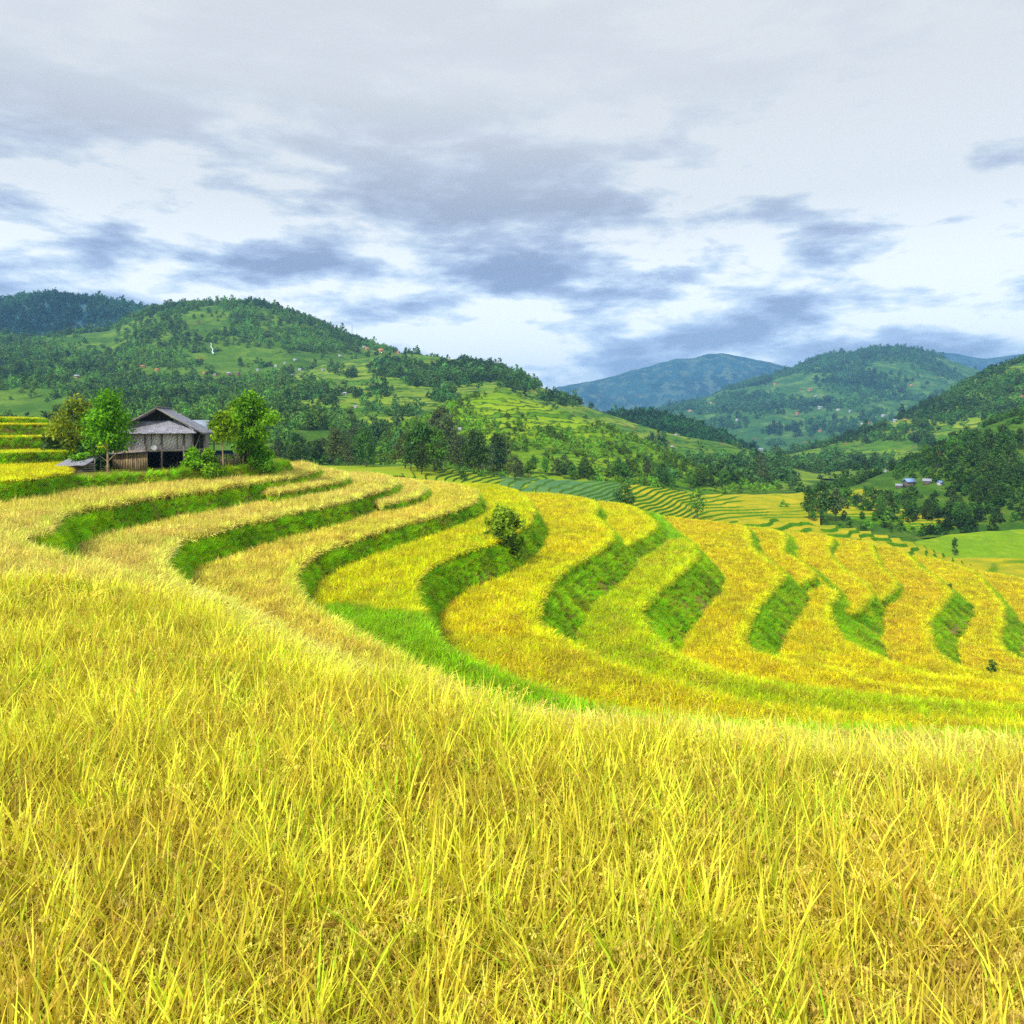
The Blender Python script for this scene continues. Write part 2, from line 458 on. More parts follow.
for i, T in enumerate(TER):
    e = smooth_line(T['edge'], 0.35, 0.22 if T['key'] != 'front' else 0.06, i*31)
    T['line'] = e
    T['poly'] = np.vstack([e, np.array(T['close'], float)]) if T['close'] else e
    x, y = T['poly'][:,0], T['poly'][:,1]
    T['ccw'] = 1 if np.sum(x*np.roll(y,-1)-np.roll(x,-1)*y) > 0 else -1
    d = np.gradient(e, axis=0); d /= np.linalg.norm(d, axis=1)[:,None]+1e-9
    nrm = np.stack([d[:,1], -d[:,0]], 1)*T['ccw']      # outward
    k = 9
    pad = np.pad(nrm, ((k,k),(0,0)), 'edge'); nrm = sum(pad[j:j+len(e)] for j in range(2*k+1)); nrm /= np.linalg.norm(nrm, axis=1)[:,None]+1e-9
    T['nrm'] = nrm
    run = 0.25 + (0.95 if T['key'] in 'EFGHIJ' else 0.6)*max(0.3, T['drop'])
    run = {'E_tongue': 2.2, 'H': 6.5, 'G': 3.6, 'I': 3.6}.get(T['key'], run)
    T['run'] = run
    T['foot'] = e + nrm*run
    T['ground'] = T['z'] - T['crop']

NICE = dict(front='nearest', A='first', B='second', C='third', D='fourth', E='fifth', F='sixth', G='seventh', H='eighth', I='ninth', J='tenth', K='eleventh')

# class map (10 cm cells) telling which level each spot belongs to
GX0, GX1, GY0, GY1, CS = -112.0, 150.0, -14.0, 200.0, 0.1
NX, NY = int((GX1-GX0)/CS), int((GY1-GY0)/CS)
CLS = np.full((NY, NX), -1, np.int16)
HGT = np.full((NY, NX), -999.0, np.float32)
def fill(poly, val, z):
    x = poly[:,0]; y = poly[:,1]; x2 = np.roll(x,-1); y2 = np.roll(y,-1)
    j0 = max(0, int((y.min()-GY0)/CS)); j1 = min(NY-1, int((y.max()-GY0)/CS)+1)
    for j in range(j0, j1):
        yy = GY0+(j+0.5)*CS
        m = (y > yy) != (y2 > yy)
        if not m.any(): continue
        xs = np.sort(x[m] + (yy-y[m])/(y2[m]-y[m])*(x2[m]-x[m]))
        for a, b in zip(xs[0::2], xs[1::2]):
            ia = max(0, int((a-GX0)/CS+0.5)); ib = min(NX, int((b-GX0)/CS+0.5))
            if ib > ia:
                h = HGT[j, ia:ib]; k = h < z
                CLS[j, ia:ib][k] = val; h[k] = z
order = sorted(range(len(TER)), key=lambda i: TER[i]['z'])
for i in order:
    T = TER[i]
    fill(T['poly'], i, T['ground'])
    h = T['ground'] - (T['z']-T['drop']-0.95)
    for t in (0.15, 0.3, 0.45, 0.6, 0.75, 0.9, 1.0):
        fill(np.vstack([T['line']+T['nrm']*T['run']*t**0.8, np.array(T['close'], float)]), 100+i, T['ground']-h*t)

def terrace_mesh(T):
    poly = T['poly']; g = T['ground']
    tri = tessellate_polygon([[Vector((p[0], p[1], 0)) for p in poly]])
    n = len(poly)
    V = [(p[0], p[1], g) for p in poly]
    tris = [list(t) for t in tri]
    e, nr = T['line'], T['nrm']
    m = len(e); rows = 6
    base = n
    h = g - (T['z']-T['drop']-0.95)     # down to the mud of the next level
    wob = fbm(e[:,0]*0.5, e[:,1]*0.5, 77, 3)
    for k in range(rows+1):
        t = k/rows
        off = T['run']*(t**0.8)*(1+0.25*wob*math.sin(t*math.pi)) 
        zz = g + 0.12*math.sin(math.pi*min(1,t*5))*(1-t) - h*t
        for j in range(m):
            V.append((e[j,0]+nr[j,0]*off[j], e[j,1]+nr[j,1]*off[j], zz + 0.08*wob[j]*math.sin(t*math.pi)))
    quads = [[base+k*m+j, base+k*m+j+1, base+(k+1)*m+j+1, base+(k+1)*m+j] for k in range(rows) for j in range(m-1)]
    if T['ccw'] < 0: quads = [q[::-1] for q in quads]
    T['skirt'] = (np.array(V[base:]).reshape(rows+1, m, 3), rows, m)
    return mesh_np('terrace', V, quads, tris, [M['mud'], M['bank_soil']], [1]*len(quads), [0]*len(tris))

for T in TER:
    o = obj('terrace', terrace_mesh(T)); props(o, kind='structure')

# ------------------------------------------------------------------ rice standing on the terraces
def in_view(x, y, mu=70, ylim=190):
    u = 512 + F*x/np.maximum(y, 0.3)
    return (y > 1.2) & (u > -mu) & (u < 1024+mu) & (y < ylim)
bands = [('rice_near', 2.5, 8.0, 0.155), ('rice_near', 8.0, 14.0, 0.185), ('rice_mid', 14.0, 30.0, 0.215), ('rice_mid', 30.0, 50.0, 0.25), ('rice_far', 50.0, 90.0, 0.27), ('rice_far', 90.0, 190.0, 0.36)]
TINTS = np.array([T['tint'] if T['tint'] else GOLD for T in TER])
ZZ = np.array([T['ground'] for T in TER]); HH = np.array([T['crop'] for T in TER])
KEYS = [T['key'] for T in TER]
acc = {}
for key, y0, y1, sp in bands:
    xmax = 0.75*y1+1
    gx = np.arange(-xmax, xmax, sp); gy = np.arange(y0, y1, sp)
    X, Y = np.meshgrid(gx, gy); X = X.ravel(); Y = Y.ravel()
    X = X + rng.uniform(-.45,.45,len(X))*sp; Y = Y + rng.uniform(-.45,.45,len(Y))*sp
    m = in_view(X, Y); X, Y = X[m], Y[m]
    ix = ((X-GX0)/CS).astype(int); iy = ((Y-GY0)/CS).astype(int)
    m = (ix >= 0)&(ix < NX)&(iy >= 0)&(iy < NY); X, Y, ix, iy = X[m], Y[m], ix[m], iy[m]
    c = CLS[iy, ix]; m = (c >= 0)&(c < 100); X, Y, c = X[m], Y[m], c[m]
    for i in np.unique(c):
        k = c == i; acc.setdefault((int(i), key), []).append((X[k], Y[k]))

lab = {
 'front': ('coarse straw-yellow rice standing right in front of the camera', 'rice'),
}
def rice_tint(i, x, y):
    n = len(x); base = np.repeat(TINTS[i][None], n, 0)
    T = TER[i]; key = T['key']
    a = fbm(x*0.12, y*0.12, 3, 3)[:,None]; b = fbm(x*0.9, y*0.9, 9, 2)[:,None]
    c = base*(1+0.07*b) 
    c = c*(1 + a*np.array([0.02,0.10,-0.25])) 
    grn = np.clip(0.5+2.2*fbm(x*0.25+9, y*0.25, 21, 3), 0, 1)*0.22
    u = 512+F*x/y; v = HZ - F*T['z']/y
    if key == 'D':     # the green unripe wedge in the hollow of the fourth terrace
        edge = 606 + 4*np.sin(u*0.05) + 3*fbm(x*0.8, y*0.8, 4, 2)
        grn = np.where((v > edge), 0.93, grn + 0.15)
    if key == 'F': grn = grn + 0.3
    if key == 'E': grn = grn + 0.05
    if key == 'front': grn = grn*0.5 + 0.4*(rng.random(n) < 0.2)
    if key == 'F': grn = np.where((u > 646)&(v < 538), 1.0, grn)
    rim = np.zeros(n)
    rw = 0.5 if T['z'] > -12 else 0.9
    for dx, dy in ((rw,0),(-rw,0),(0,rw),(0,-rw),(.7*rw,.7*rw),(-.7*rw,-.7*rw),(.7*rw,-.7*rw),(-.7*rw,.7*rw)):
        jx = np.clip(((x+dx-GX0)/CS).astype(int), 0, NX-1); jy = np.clip(((y+dy-GY0)/CS).astype(int), 0, NY-1)
        rim = np.maximum(rim, CLS[jy, jx] == 100+i)
    if key != 'front': grn = np.maximum(grn, rim*rng.uniform(0.1,0.5,n))
    grn = np.clip(grn + rng.normal(0,0.05,n), 0, 1)[:,None]
    G = np.array([0.30,0.60,0.006])
    c = c*(1-grn)+G*grn
    # single plants differ: some browner with ripe heads, some paler
    k = rng.random(n)
    hot = np.clip(0.22+0.5*fbm(x*0.7, y*0.7, 61, 3), 0.05, 0.6)
    br = (k < hot*(1-0.8*rim)) & (grn[:,0] < 0.6)
    c = c*(1+0.22*rim)[:,None]
    c[br] = c[br]*0.55 + np.array([0.56,0.37,0.06])*0.45
    c = c*np.exp(rng.normal(0, 0.20, n))[:,None]
    return np.clip(c, 0, 0.97)

for (i, key), lst in sorted(acc.items()):
    T = TER[i]
    x = np.concatenate([a for a, b in lst]); y = np.concatenate([b for a, b in lst])
    if T['key'] == 'yard':           # only the left end of the yard level is planted
        k = (512+F*x/y < 68) & (y > 44); x, y = x[k], y[k]
        if not len(x): continue
    n = len(x)
    h = T['crop']/0.82*(1+0.10*fbm(x*0.5, y*0.5, 8, 3)+rng.normal(0,0.085,n))
    if T['key'] == 'yard': h = h*2.2
    wid = np.full(n, 1.0)*rng.uniform(0.9,1.15,n)
    rot = np.stack([rng.normal(0,0.05,n), rng.normal(0,0.05,n), rng.uniform(0,6.28,n)], 1)
    o = scatter('rice', key, np.stack([x, y, np.full(n, T['ground'])], 1), rot, np.stack([wid, wid, h], 1), rice_tint(i, x, y))
    T.setdefault('objs', []).append(o)

# ------------------------------------------------------------------ grass on the banks
def bank_grass(T, idx):
    S, rows, m = T['skirt']
    A = S[:-1,:-1]; B = S[:-1,1:]; C = S[1:,1:]; D = S[1:,:-1]
    area = np.linalg.norm(np.cross(B-A, D-A), axis=2)
    ctr = (A+B+C+D)/4
    x, y = ctr[...,0], ctr[...,1]
    vis = in_view(x, y, 60, 185)
    sp = np.clip(y*0.0043, 0.15, 0.42)
    dens = np.where(vis, 1.35/sp**2, 0)
    cnt = rng.poisson(area*dens)
    ii = np.repeat(np.arange(cnt.size), cnt.ravel())
    if not len(ii): return
    kr, kj = np.unravel_index(ii, cnt.shape)
    a = rng.random(len(ii))[:,None]; b = rng.random(len(ii))[:,None]
    p = (S[kr,kj]*(1-a)+S[kr,kj+1]*a)*(1-b) + (S[kr+1,kj]*(1-a)+S[kr+1,kj+1]*a)*b
    t = (kr+b[:,0])/rows
    # bare earth shows here and there near the foot
    bare = (fbm(p[:,0]*0.45, p[:,1]*0.45, 31, 3) > 0.2+0.6*(0.85-t)) & (t > 0.45) & (rng.random(len(t)) < 0.85)
    p, t, kj = p[~bare], t[~bare], kj[~bare]
    n = len(p)
    yy = p[:,1]
    s = np.clip(0.28+0.003*yy, 0.32, 0.62)*rng.uniform(0.7,1.3,n)*np.where(t < 0.2, 1.25, 1.0)*(1+0.35*fbm(p[:,0]*0.6,p[:,1]*0.6,5,2))
    nr = T['nrm'][kj]
    tilt = rng.uniform(0.15, 0.6, n)
    yaw = np.arctan2(nr[:,1], nr[:,0])
    # tilt about the axis along the bank so that the tuft leans outward
    rot = np.zeros((n,3))
    for q in range(n):
        Mx = Matrix.Rotation(yaw[q], 3, 'Z') @ Matrix.Rotation(tilt[q], 3, 'Y') @ Matrix.Rotation(random.uniform(0,6.28), 3, 'Z')
        rot[q] = Mx.to_euler()[:]
    g1 = np.array([0.30,0.66,0.004]); g2 = np.array([0.52,0.92,0.006]); g3 = np.array([0.30,0.27,0.03])
    f = np.clip(0.5+1.1*fbm(p[:,0]*0.3, p[:,1]*0.3, 12, 4), 0, 1)[:,None]
    tint = g1*(1-f)+g2*f
    d = (np.clip(fbm(p[:,0]*0.5+7, p[:,1]*0.5, 40, 3)*2.2-0.5, 0, 0.5)*(0.3+t))[:,None]
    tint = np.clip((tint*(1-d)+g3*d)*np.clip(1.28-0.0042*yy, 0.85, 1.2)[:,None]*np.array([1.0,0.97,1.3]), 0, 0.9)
    T.setdefault('objs', []).append(scatter('bank_grass', 'grass', p, rot, s, tint))
for i, T in enumerate(TER): bank_grass(T, i)
def rim_grass(T):
    e, nr = T['line'], T['nrm']
    m = in_view(e[:,0], e[:,1], 60, 185); e, nr = e[m], nr[m]
    if not len(e): return
    k = np.repeat(np.arange(len(e)), 2)
    k = k[rng.random(len(k)) < np.clip(0.75+0.8*fbm(e[k,0]*0.4, e[k,1]*0.4, 71, 2), 0.2, 1)]
    n = len(k)
    p = np.zeros((n,3)); p[:,:2] = e[k] + nr[k]*rng.uniform(0.02,0.32,n)[:,None] + rng.normal(0,0.08,(n,2)); p[:,2] = T['ground']
    sc = rng.uniform(0.75,1.1,n)
    f = rng.random(n)[:,None]
    tint = np.array([0.26,0.52,0.006])*(1-f) + np.array([0.60,0.78,0.01])*f
    T.setdefault('objs', []).append(scatter('bank_grass', 'grass', p, np.stack([rng.normal(0,.12,n), rng.normal(0,.12,n), rng.uniform(0,6.28,n)],1), np.stack([sc*0.6,sc*0.6,sc*1.15],1), tint))
for T in TER:
    if T['key'] in ('E','E_tongue','F','G','G_tongue','H','H_tongue','I_tongue','I','J','K'): rim_grass(T)

ORD = {'front': 'nearest terrace at the photographer\'s feet', 'yard': 'strip left of the stilt house', 'A': 'terrace directly below the stilt house',
 'A_tongue': 'short strip under the tip of the terrace below the stilt house', 'B': 'second terrace below the stilt house', 'B_tongue': 'short strip under the tip of the second terrace below the house',
 'C': 'third terrace below the stilt house', 'D': 'terrace with the vivid green wedge', 'E': 'terrace at the foot of the round shrub', 'E_tongue': 'rounded lemon field beside the lone dark tree on the crest',
 'F': 'lime terrace just right of the terrace under the shrub', 'G': 'wide golden terrace in the right half with the small grass notch', 'G_tongue': 'small tongue above the eighth bank', 'H': 'terrace left of the big hooked green bank', 'H_tongue': 'tongue inside the big hooked green bank',
 'I_tongue': 'short tongue right of the hooked green bank', 'I': 'terrace with the lone sapling at right', 'J': 'terrace left of the rightmost bank', 'K': 'last terrace at the right end of the crest',
 'upper1': 'lowest of the stepped terraces left of the leafy tree', 'upper2': 'second lowest step left of the leafy tree', 'upper3': 'third step left of the leafy tree', 'upper4': 'topmost step at the left edge'}
for T in TER:
    for o in T.get('objs', []):
        what = 'ripe yellow rice on the ' if o.name.startswith('rice') else 'green grass on the bank of the '
        props(o, what+ORD[T['key']], 'rice' if o.name.startswith('rice') else 'grass', None, 'stuff')

# ------------------------------------------------------------------ valley, benches, hills
def hill_mat(name, ca, cb, cc, soil=0.0, step=2.5, stripe=0.5, nscale=0.02, rough_bump=0.6, bumpd=1.5):
    """grassy slope: two greens and a yellow-green in patches, terrace risers as thin darker contour lines, bare red soil in spots"""
    m, nt = new_mat(name)
    pos = geo_pos(nt)
    n1 = noise_n(nt, nscale, 5, 0.6, pos)
    n2 = noise_n(nt, nscale*6, 5, 0.65, pos)
    n3 = noise_n(nt, nscale*2.3, 4, 0.6, pos)
    n4 = noise_n(nt, nscale*30, 3, 0.6, pos)
    c = ramp(nt, n1, [(0.38, ca), (0.58, cb)])
    c = mixc(nt, ramp(nt, n3, [(0.50, (0,0,0)), (0.60, (1,1,1))]), c, cc)
    c = mixc(nt, map_r(nt, n2, 0.35, 0.65, 0.45, 0.0), c, (ca[0]*0.5, ca[1]*0.55, ca[2]*0.6))
    c = mixc(nt, map_r(nt, n4, 0.35, 0.65, 0.35, 0.0), c, (ca[0]*0.4, ca[1]*0.5, ca[2]*0.5))
    if stripe:
        sep = nt.nodes.new('ShaderNodeSeparateXYZ'); nt.links.new(pos, sep.inputs[0])
        z = math_n(nt, 'ADD', sep.outputs[2], math_n(nt, 'MULTIPLY', n3, step*5))
        fr = math_n(nt, 'FRACT', math_n(nt, 'DIVIDE', z, step))
        ln = ramp(nt, fr, [(0.0, (1,1,1)), (0.16, (1,1,1)), (0.34, (0,0,0)), (0.9, (0,0,0)), (1.0, (1,1,1))])
        ln = math_n(nt, 'MULTIPLY', ln, math_n(nt, 'MULTIPLY', map_r(nt, noise_n(nt, nscale*1.3, 2, 0.5, pos), 0.35, 0.5, 0.25, 1), stripe))
        wn = nt.nodes.new('ShaderNodeTexWhiteNoise'); wn.noise_dimensions = '1D'
        nt.links.new(math_n(nt, 'FLOOR', math_n(nt, 'DIVIDE', z, step)), wn.inputs['W'])
        c = mixc(nt, math_n(nt, 'MULTIPLY', map_r(nt, wn.outputs['Value'], 0.35, 1, 0, 1), stripe*0.75), c, cc)
        c = mixc(nt, math_n(nt, 'MULTIPLY', map_r(nt, wn.outputs['Value'], 0.0, 0.3, 1, 0), stripe*0.55), c, (ca[0]*0.6, ca[1]*0.7, ca[2]*0.7))
        c = mixc(nt, ln, c, (0.035, 0.10, 0.018))
    if soil:
        s = noise_n(nt, nscale*4.2, 4, 0.6, pos, 1.0)
        c = mixc(nt, ramp(nt, s, [(0.70-soil, (0,0,0)), (0.74-soil, (0.8,0.8,0.8))]), c, (0.30, 0.125, 0.05))
    out_surface(nt, principled(nt, c, 0.95, n2, rough_bump, bumpd, spec=0.05))
    return m

def bench_mat(name, c1, c2, bank, nscale=0.12):
    """crop on the level parts, grass on the steep risers"""
    m, nt = new_mat(name)
    g = nt.nodes.new('ShaderNodeNewGeometry'); pos = g.outputs['Position']
    sep = nt.nodes.new('ShaderNodeSeparateXYZ'); nt.links.new(g.outputs['True Normal'], sep.inputs[0])
    n1 = noise_n(nt, nscale, 4, 0.6, pos); n2 = noise_n(nt, 2.2, 4, 0.7, pos)
    c = ramp(nt, n1, [(0.4, c1), (0.6, c2)])
    c = mixc(nt, map_r(nt, n2, 0.3, 0.7, 0.5, 0.0), c, (c1[0]*0.55, c1[1]*0.6, c1[2]*0.6))
    b = mixc(nt, map_r(nt, n2, 0.35, 0.7, 0.0, 0.7), bank, (bank[0]*2.2, bank[1]*1.7, bank[2]*1.6))
    c = mixc(nt, map_r(nt, sep.outputs[2], 0.86, 0.95, 1.0, 0.0), c, b)
    out_surface(nt, principled(nt, c, 0.95, n2, 0.7, 0.3, spec=0.05))
    return m

def smooth1(a, k):
    p = np.pad(a, (k,k), 'edge'); ker = np.hanning(2*k+3)[1:-1]; ker /= ker.sum()
    return np.convolve(p, ker, 'valid')

BVHS = []
LOFT = {}
def loft(name, rows, u0, u1, nu, nts, mat, amp=0, L=50, wts=None, seed=0, quant=None, smooth_u=8, kind='structure', ground=True, key=None):
    U = np.linspace(u0, u1, nu); du = (u1-u0)/(nu-1)
    Ys, Zs = [], []
    for rw in rows:
        a = np.array(rw, float)
        v = np.interp(U, a[:,0], a[:,1]); Y = np.interp(U, a[:,0], a[:,2])
        k = max(1, int(smooth_u/du)); v = smooth1(v, k); Y = smooth1(Y, k)
        Ys.append(Y); Zs.append(-(v-HZ)/F*Y)
    nr = len(rows); YY, ZZ_, WW = [], [], []
    wts = wts or [1]*nr
    for i in range(nr-1):
        i0, i3 = max(i-1,0), min(i+2,nr-1)
        n = nts[i]
        for k in range(n + (1 if i == nr-2 else 0)):
            t = k/n; t2, t3 = t*t, t**3
            y = Ys[i]*(1-t)+Ys[i+1]*t
            s1 = (Zs[i+1]-Zs[i0])/np.maximum(Ys[i+1]-Ys[i0],1e-3)*(Ys[i+1]-Ys[i]); s2 = (Zs[i3]-Zs[i])/np.maximum(Ys[i3]-Ys[i],1e-3)*(Ys[i+1]-Ys[i])
            z = (2*t3-3*t2+1)*Zs[i] + (t3-2*t2+t)*s1 + (-2*t3+3*t2)*Zs[i+1] + (t3-t2)*s2
            YY.append(y); ZZ_.append(z); WW.append(wts[i]*(1-t)+wts[i+1]*t)
    Y = np.array(YY); Z = np.array(ZZ_); w = np.array(WW)[:,None]
    X = (U[None,:]-512)/F*Y
    if amp:
        f = fbm(X/L, Y/L, seed, 5)
        rg = 1-2*np.abs(fbm(X/L*0.7+31, Y/L*0.7, seed+3, 4))*1.6
        Z = Z + w*amp*(0.6*f + 0.4*(rg-0.55))
    if quant:
        st, nz, nl = quant
        q = (Z + nz*fbm(X/nl, Y/nl, seed+9, 3))/st
        fl = np.floor(q); fr = q-fl
        s = np.clip((fr-0.72)/0.28, 0, 1); s = s*s*(3-2*s)
        Z = Z + ((fl+s)-q)*st
    V = np.stack([X, Y, Z], 2)
    nR = V.shape[0]
    idx = np.arange(nR*nu).reshape(nR, nu)
    q = np.stack([idx[:-1,:-1], idx[:-1,1:], idx[1:,1:], idx[1:,:-1]], 2).reshape(-1,4)
    me = mesh_np(name, V.reshape(-1,3), q, None, [mat], smooth=(quant is None))
    o = obj(name, me); props(o, kind=kind)
    LOFT[key or name] = (V, U)
    if ground:
        BVHS.append(BVHTree.FromPolygons([tuple(p) for p in V.reshape(-1,3)], q.tolist()))
    return o

def hit(u, v, ymin=0):
    """where the line of sight through a picture point first meets the terrain beyond a distance"""
    d = Vector(((u-512)/F, 1, -(v-HZ)/F)); d.normalize()
    best = None
    for b in BVHS:
        s = d*(ymin/d.y) if ymin else Vector((0,0,0))
        h = b.ray_cast(s, d)
        if h[0] is not None and (best is None or h[0].y < best.y): best = h[0]
    return best
def ground_z(x, y, top=900):
    best = None
    for b in BVHS:
        h = b.ray_cast(Vector((x,y,top)), Vector((0,0,-1)))
        if h[0] is not None and (best is None or h[0].z > best): best = h[0].z
    return best

M['valley'] = hill_mat('valley_grass', (0.05,0.13,0.012), (0.085,0.20,0.016), (0.15,0.26,0.025), 0.02, 1.2, 0.4, 0.03, 0.6, 0.6)
M['hill_bright'] = hill_mat('bright_slope_grass', (0.11,0.26,0.012), (0.19,0.37,0.014), (0.31,0.44,0.014), 0.02, 1.9, 0.95, 0.03)
M['hill_terr'] = hill_mat('terraced_slope_grass', (0.09,0.23,0.018), (0.15,0.31,0.024), (0.29,0.38,0.03), 0.08, 3.4, 1.0, 0.016)
M['hill_wood'] = hill_mat('wooded_slope_grass', (0.065,0.16,0.012), (0.11,0.23,0.015), (0.18,0.30,0.025), 0.03, 4.0, 0.2, 0.012, 0.8, 4)
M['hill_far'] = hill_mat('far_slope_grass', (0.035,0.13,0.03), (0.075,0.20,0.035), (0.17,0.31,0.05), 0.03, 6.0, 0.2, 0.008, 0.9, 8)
M['mountain'] = hill_mat('mountain_grass', (0.010,0.08,0.12), (0.05,0.18,0.22), (0.17,0.27,0.22), 0.03, 20.0, 0.0, 0.008, 1.0, 25)  # bluish base colours put distance haze into the surface itself
M['meadow'] = hill_mat('meadow_grass', (0.20,0.37,0.012), (0.27,0.43,0.014), (0.34,0.46,0.016), 0.0, 2.0, 0.0, 0.05, 0.5, 0.3)
M['plain'] = soil_mat('valley_ground', (0.06,0.14,0.02), (0.09,0.2,0.025), 0.05)

# ground sheet reaching the horizon
gs = MB(); gs.quad((-5800,-600,-160), (5800,-600,-160), (5800,5800,-160), (-5800,5800,-160))
props(gs.build('ground', M['plain']), kind='structure')

loft('valley', [
    [(-300,640,105),(280,560,112),(400,580,118),(700,640,150),(860,640,165),(1024,700,165),(1300,720,165)],
    [(-300,484,150),(280,483,165),(400,482,165),(440,490,165),(500,498,170),(560,505,175),(640,520,190),(700,530,198),(770,536,200),(830,551,196),(905,572,185),(950,588,178),(1024,596,175),(1300,606,180)],
    [(-300,471,200),(280,473,205),(400,472,205),(440,473,205),(480,479,210),(512,484,212),(560,486,218),(600,487,222),(650,492,235),(700,501,250),(740,502,255),(800,500,265),(870,498,300),(900,505,290),(930,535,235),(1000,539,220),(1300,539,225)],
    [(-300,457,280),(280,463,262),(400,464,262),(500,477,267),(600,482,277),(700,493,310),(800,491,330),(900,490,345),(1000,505,280),(1300,505,280)],
    [(-300,452,450),(500,470,450),(800,478,480),(1024,480,450),(1300,480,450)],
    [(-300,449,2000),(512,449,2000),(1300,449,2000)]],
    -300, 1300, 420, [24,50,30,20,20], M['valley'], 0.8, 18, [0,0.4,0.6,1,1,1], 41)

# far mountain, ridges further off
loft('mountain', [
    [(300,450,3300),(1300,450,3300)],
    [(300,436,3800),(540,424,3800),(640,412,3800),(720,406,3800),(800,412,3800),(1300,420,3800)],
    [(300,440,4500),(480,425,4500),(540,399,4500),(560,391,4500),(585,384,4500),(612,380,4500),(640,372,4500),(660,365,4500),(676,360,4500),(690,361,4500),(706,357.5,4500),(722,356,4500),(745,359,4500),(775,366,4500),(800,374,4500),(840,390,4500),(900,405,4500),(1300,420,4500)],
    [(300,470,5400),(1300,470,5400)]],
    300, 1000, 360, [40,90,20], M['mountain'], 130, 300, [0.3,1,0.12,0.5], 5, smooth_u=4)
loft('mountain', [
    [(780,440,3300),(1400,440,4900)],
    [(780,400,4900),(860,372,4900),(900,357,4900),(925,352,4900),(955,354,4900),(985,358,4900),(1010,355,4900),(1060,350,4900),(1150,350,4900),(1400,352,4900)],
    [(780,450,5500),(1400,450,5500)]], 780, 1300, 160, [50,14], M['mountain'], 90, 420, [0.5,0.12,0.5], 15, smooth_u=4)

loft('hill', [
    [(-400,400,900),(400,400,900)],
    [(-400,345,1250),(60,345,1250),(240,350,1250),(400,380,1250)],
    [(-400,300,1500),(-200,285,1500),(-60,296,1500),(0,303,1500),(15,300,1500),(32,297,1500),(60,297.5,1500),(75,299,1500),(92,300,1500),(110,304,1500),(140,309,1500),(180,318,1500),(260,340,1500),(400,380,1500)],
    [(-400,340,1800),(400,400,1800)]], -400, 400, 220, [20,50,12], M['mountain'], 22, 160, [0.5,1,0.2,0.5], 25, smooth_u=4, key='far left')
L1R = [(-400,335),(0,338),(60,336),(110,332),(130,319),(150,311),(175,307),(200,304.5),(230,304),(250,302),(262,303),(285,310),(300,316),(330,327),(350,336),(375,347),(400,353),(430,361),(470,381),(560,420)]
loft('hill', [
    [(-400,453,300),(280,453,300),(420,442,420),(560,440,600)],
    [(-400,408,480),(0,406,480),(280,404,520),(420,396,650),(560,425,750)],
    [(-400,373,690),(150,373,720),(300,369,780),(400,372,860),(560,415,900)],
    [(u,v,1100) for u,v in L1R],
    [(u,v+35,1400) for u,v in L1R]], -400, 560, 340, [40,40,70,10], M['hill_wood'], 13, 110, [0.3,0.8,1,0.12,0.5], 35, smooth_u=5, key='left')
L2R = [(200,400,780),(250,384,820),(300,371,860),(330,363,880),(360,358.5,900),(385,354,900),(410,354,880),(440,357.5,850),(470,363,800),(500,370,760),(520,377,740),(545,389,720),(570,401,700),(600,412,680),(640,425,660),(680,436,650),(720,443,640),(770,453,640),(800,460,640),(900,475,640)]
loft('hill', [
    [(200,474,260),(400,470,260),(520,480,270),(600,484,280),(700,492,310),(800,492,340),(900,486,500)],
    [(200,442,360),(400,424,400),(520,435,400),(600,450,400),(700,470,420),(800,477,460),(900,480,540)],
    [(200,420,520),(250,408,540),(330,393,560),(400,389,560),(500,394,540),(600,430,520),(700,454,520),(800,470,540),(900,478,600)],
    L2R, [(u,v+22,Y+260) for u,v,Y in L2R]], 200, 860, 330, [40,45,60,10], M['hill_terr'], 6, 75, [0.3,0.7,0.9,0.12,0.4], 45, smooth_u=6, key='middle')
L3R = [(360,452,320),(400,431,330),(440,411,340),(470,399,350),(496,392,360),(520,397,360),(560,409.5,360),(600,424.5,355),(640,441.5,350),(680,460,345),(720,478,340),(780,489,340)]
loft('hill', [
    [(360,476,236),(500,484,245),(600,487,262),(720,496,300),(780,496,320)],
    [(360,462,285),(440,445,290),(500,436,300),(560,446,305),(640,463,310),(720,486,322),(780,493,330)],
    L3R, [(u,v+14,Y+70) for u,v,Y in L3R]], 360, 780, 240, [40,50,12], M['hill_bright'], 3.5, 40, [0.3,0.9,0.2,0.5], 55, smooth_u=6, key='bright')
WBR = [(560,428,900),(600,418,880),(621,415,860),(645,416,850),(671,419.5,830),(692,426,810),(716,436,790),(730,443,780),(760,455,780)]
loft('hill', [[(u,v+22,Y-140) for u,v,Y in WBR], WBR, [(u,v+12,Y+120) for u,v,Y in WBR]], 560, 760, 90, [24,10], M['hill_wood'], 3, 60, [0.5,0.2,0.5], 58, smooth_u=4, key='dark spur')
R1R = [(540,440),(600,426),(640,414.5),(665,409),(697,401.5),(730,389),(770,377),(790,370),(808,362),(830,356.5),(840,356),(852,357),(864,352),(875,350.5),(897,349.5),(920,352),(945,358.5),(975,369),(1010,382),(1060,396),(1200,430)]
loft('hill', [
    [(540,456,1500),(1200,456,1500)],
    [(540,446,1850),(640,432,1850),(700,424,1850),(780,412,1850),(900,406,1850),(1000,415,1850),(1200,440,1850)],
    [(u,v,2600) for u,v in R1R], [(u,v+30,3300) for u,v in R1R]], 540, 1200, 340, [40,110,12], M['hill_far'], 36, 230, [0.4,1,0.1,0.5], 65, smooth_u=4, key='far right')
R2R = [(740,468,740),(780,457,750),(820,447,770),(850,437,800),(880,425.5,810),(910,413.5,830),(940,399,840),(962,385.5,850),(985,374.5,850),(1024,361,850),(1080,340,850),(1300,300,850)]
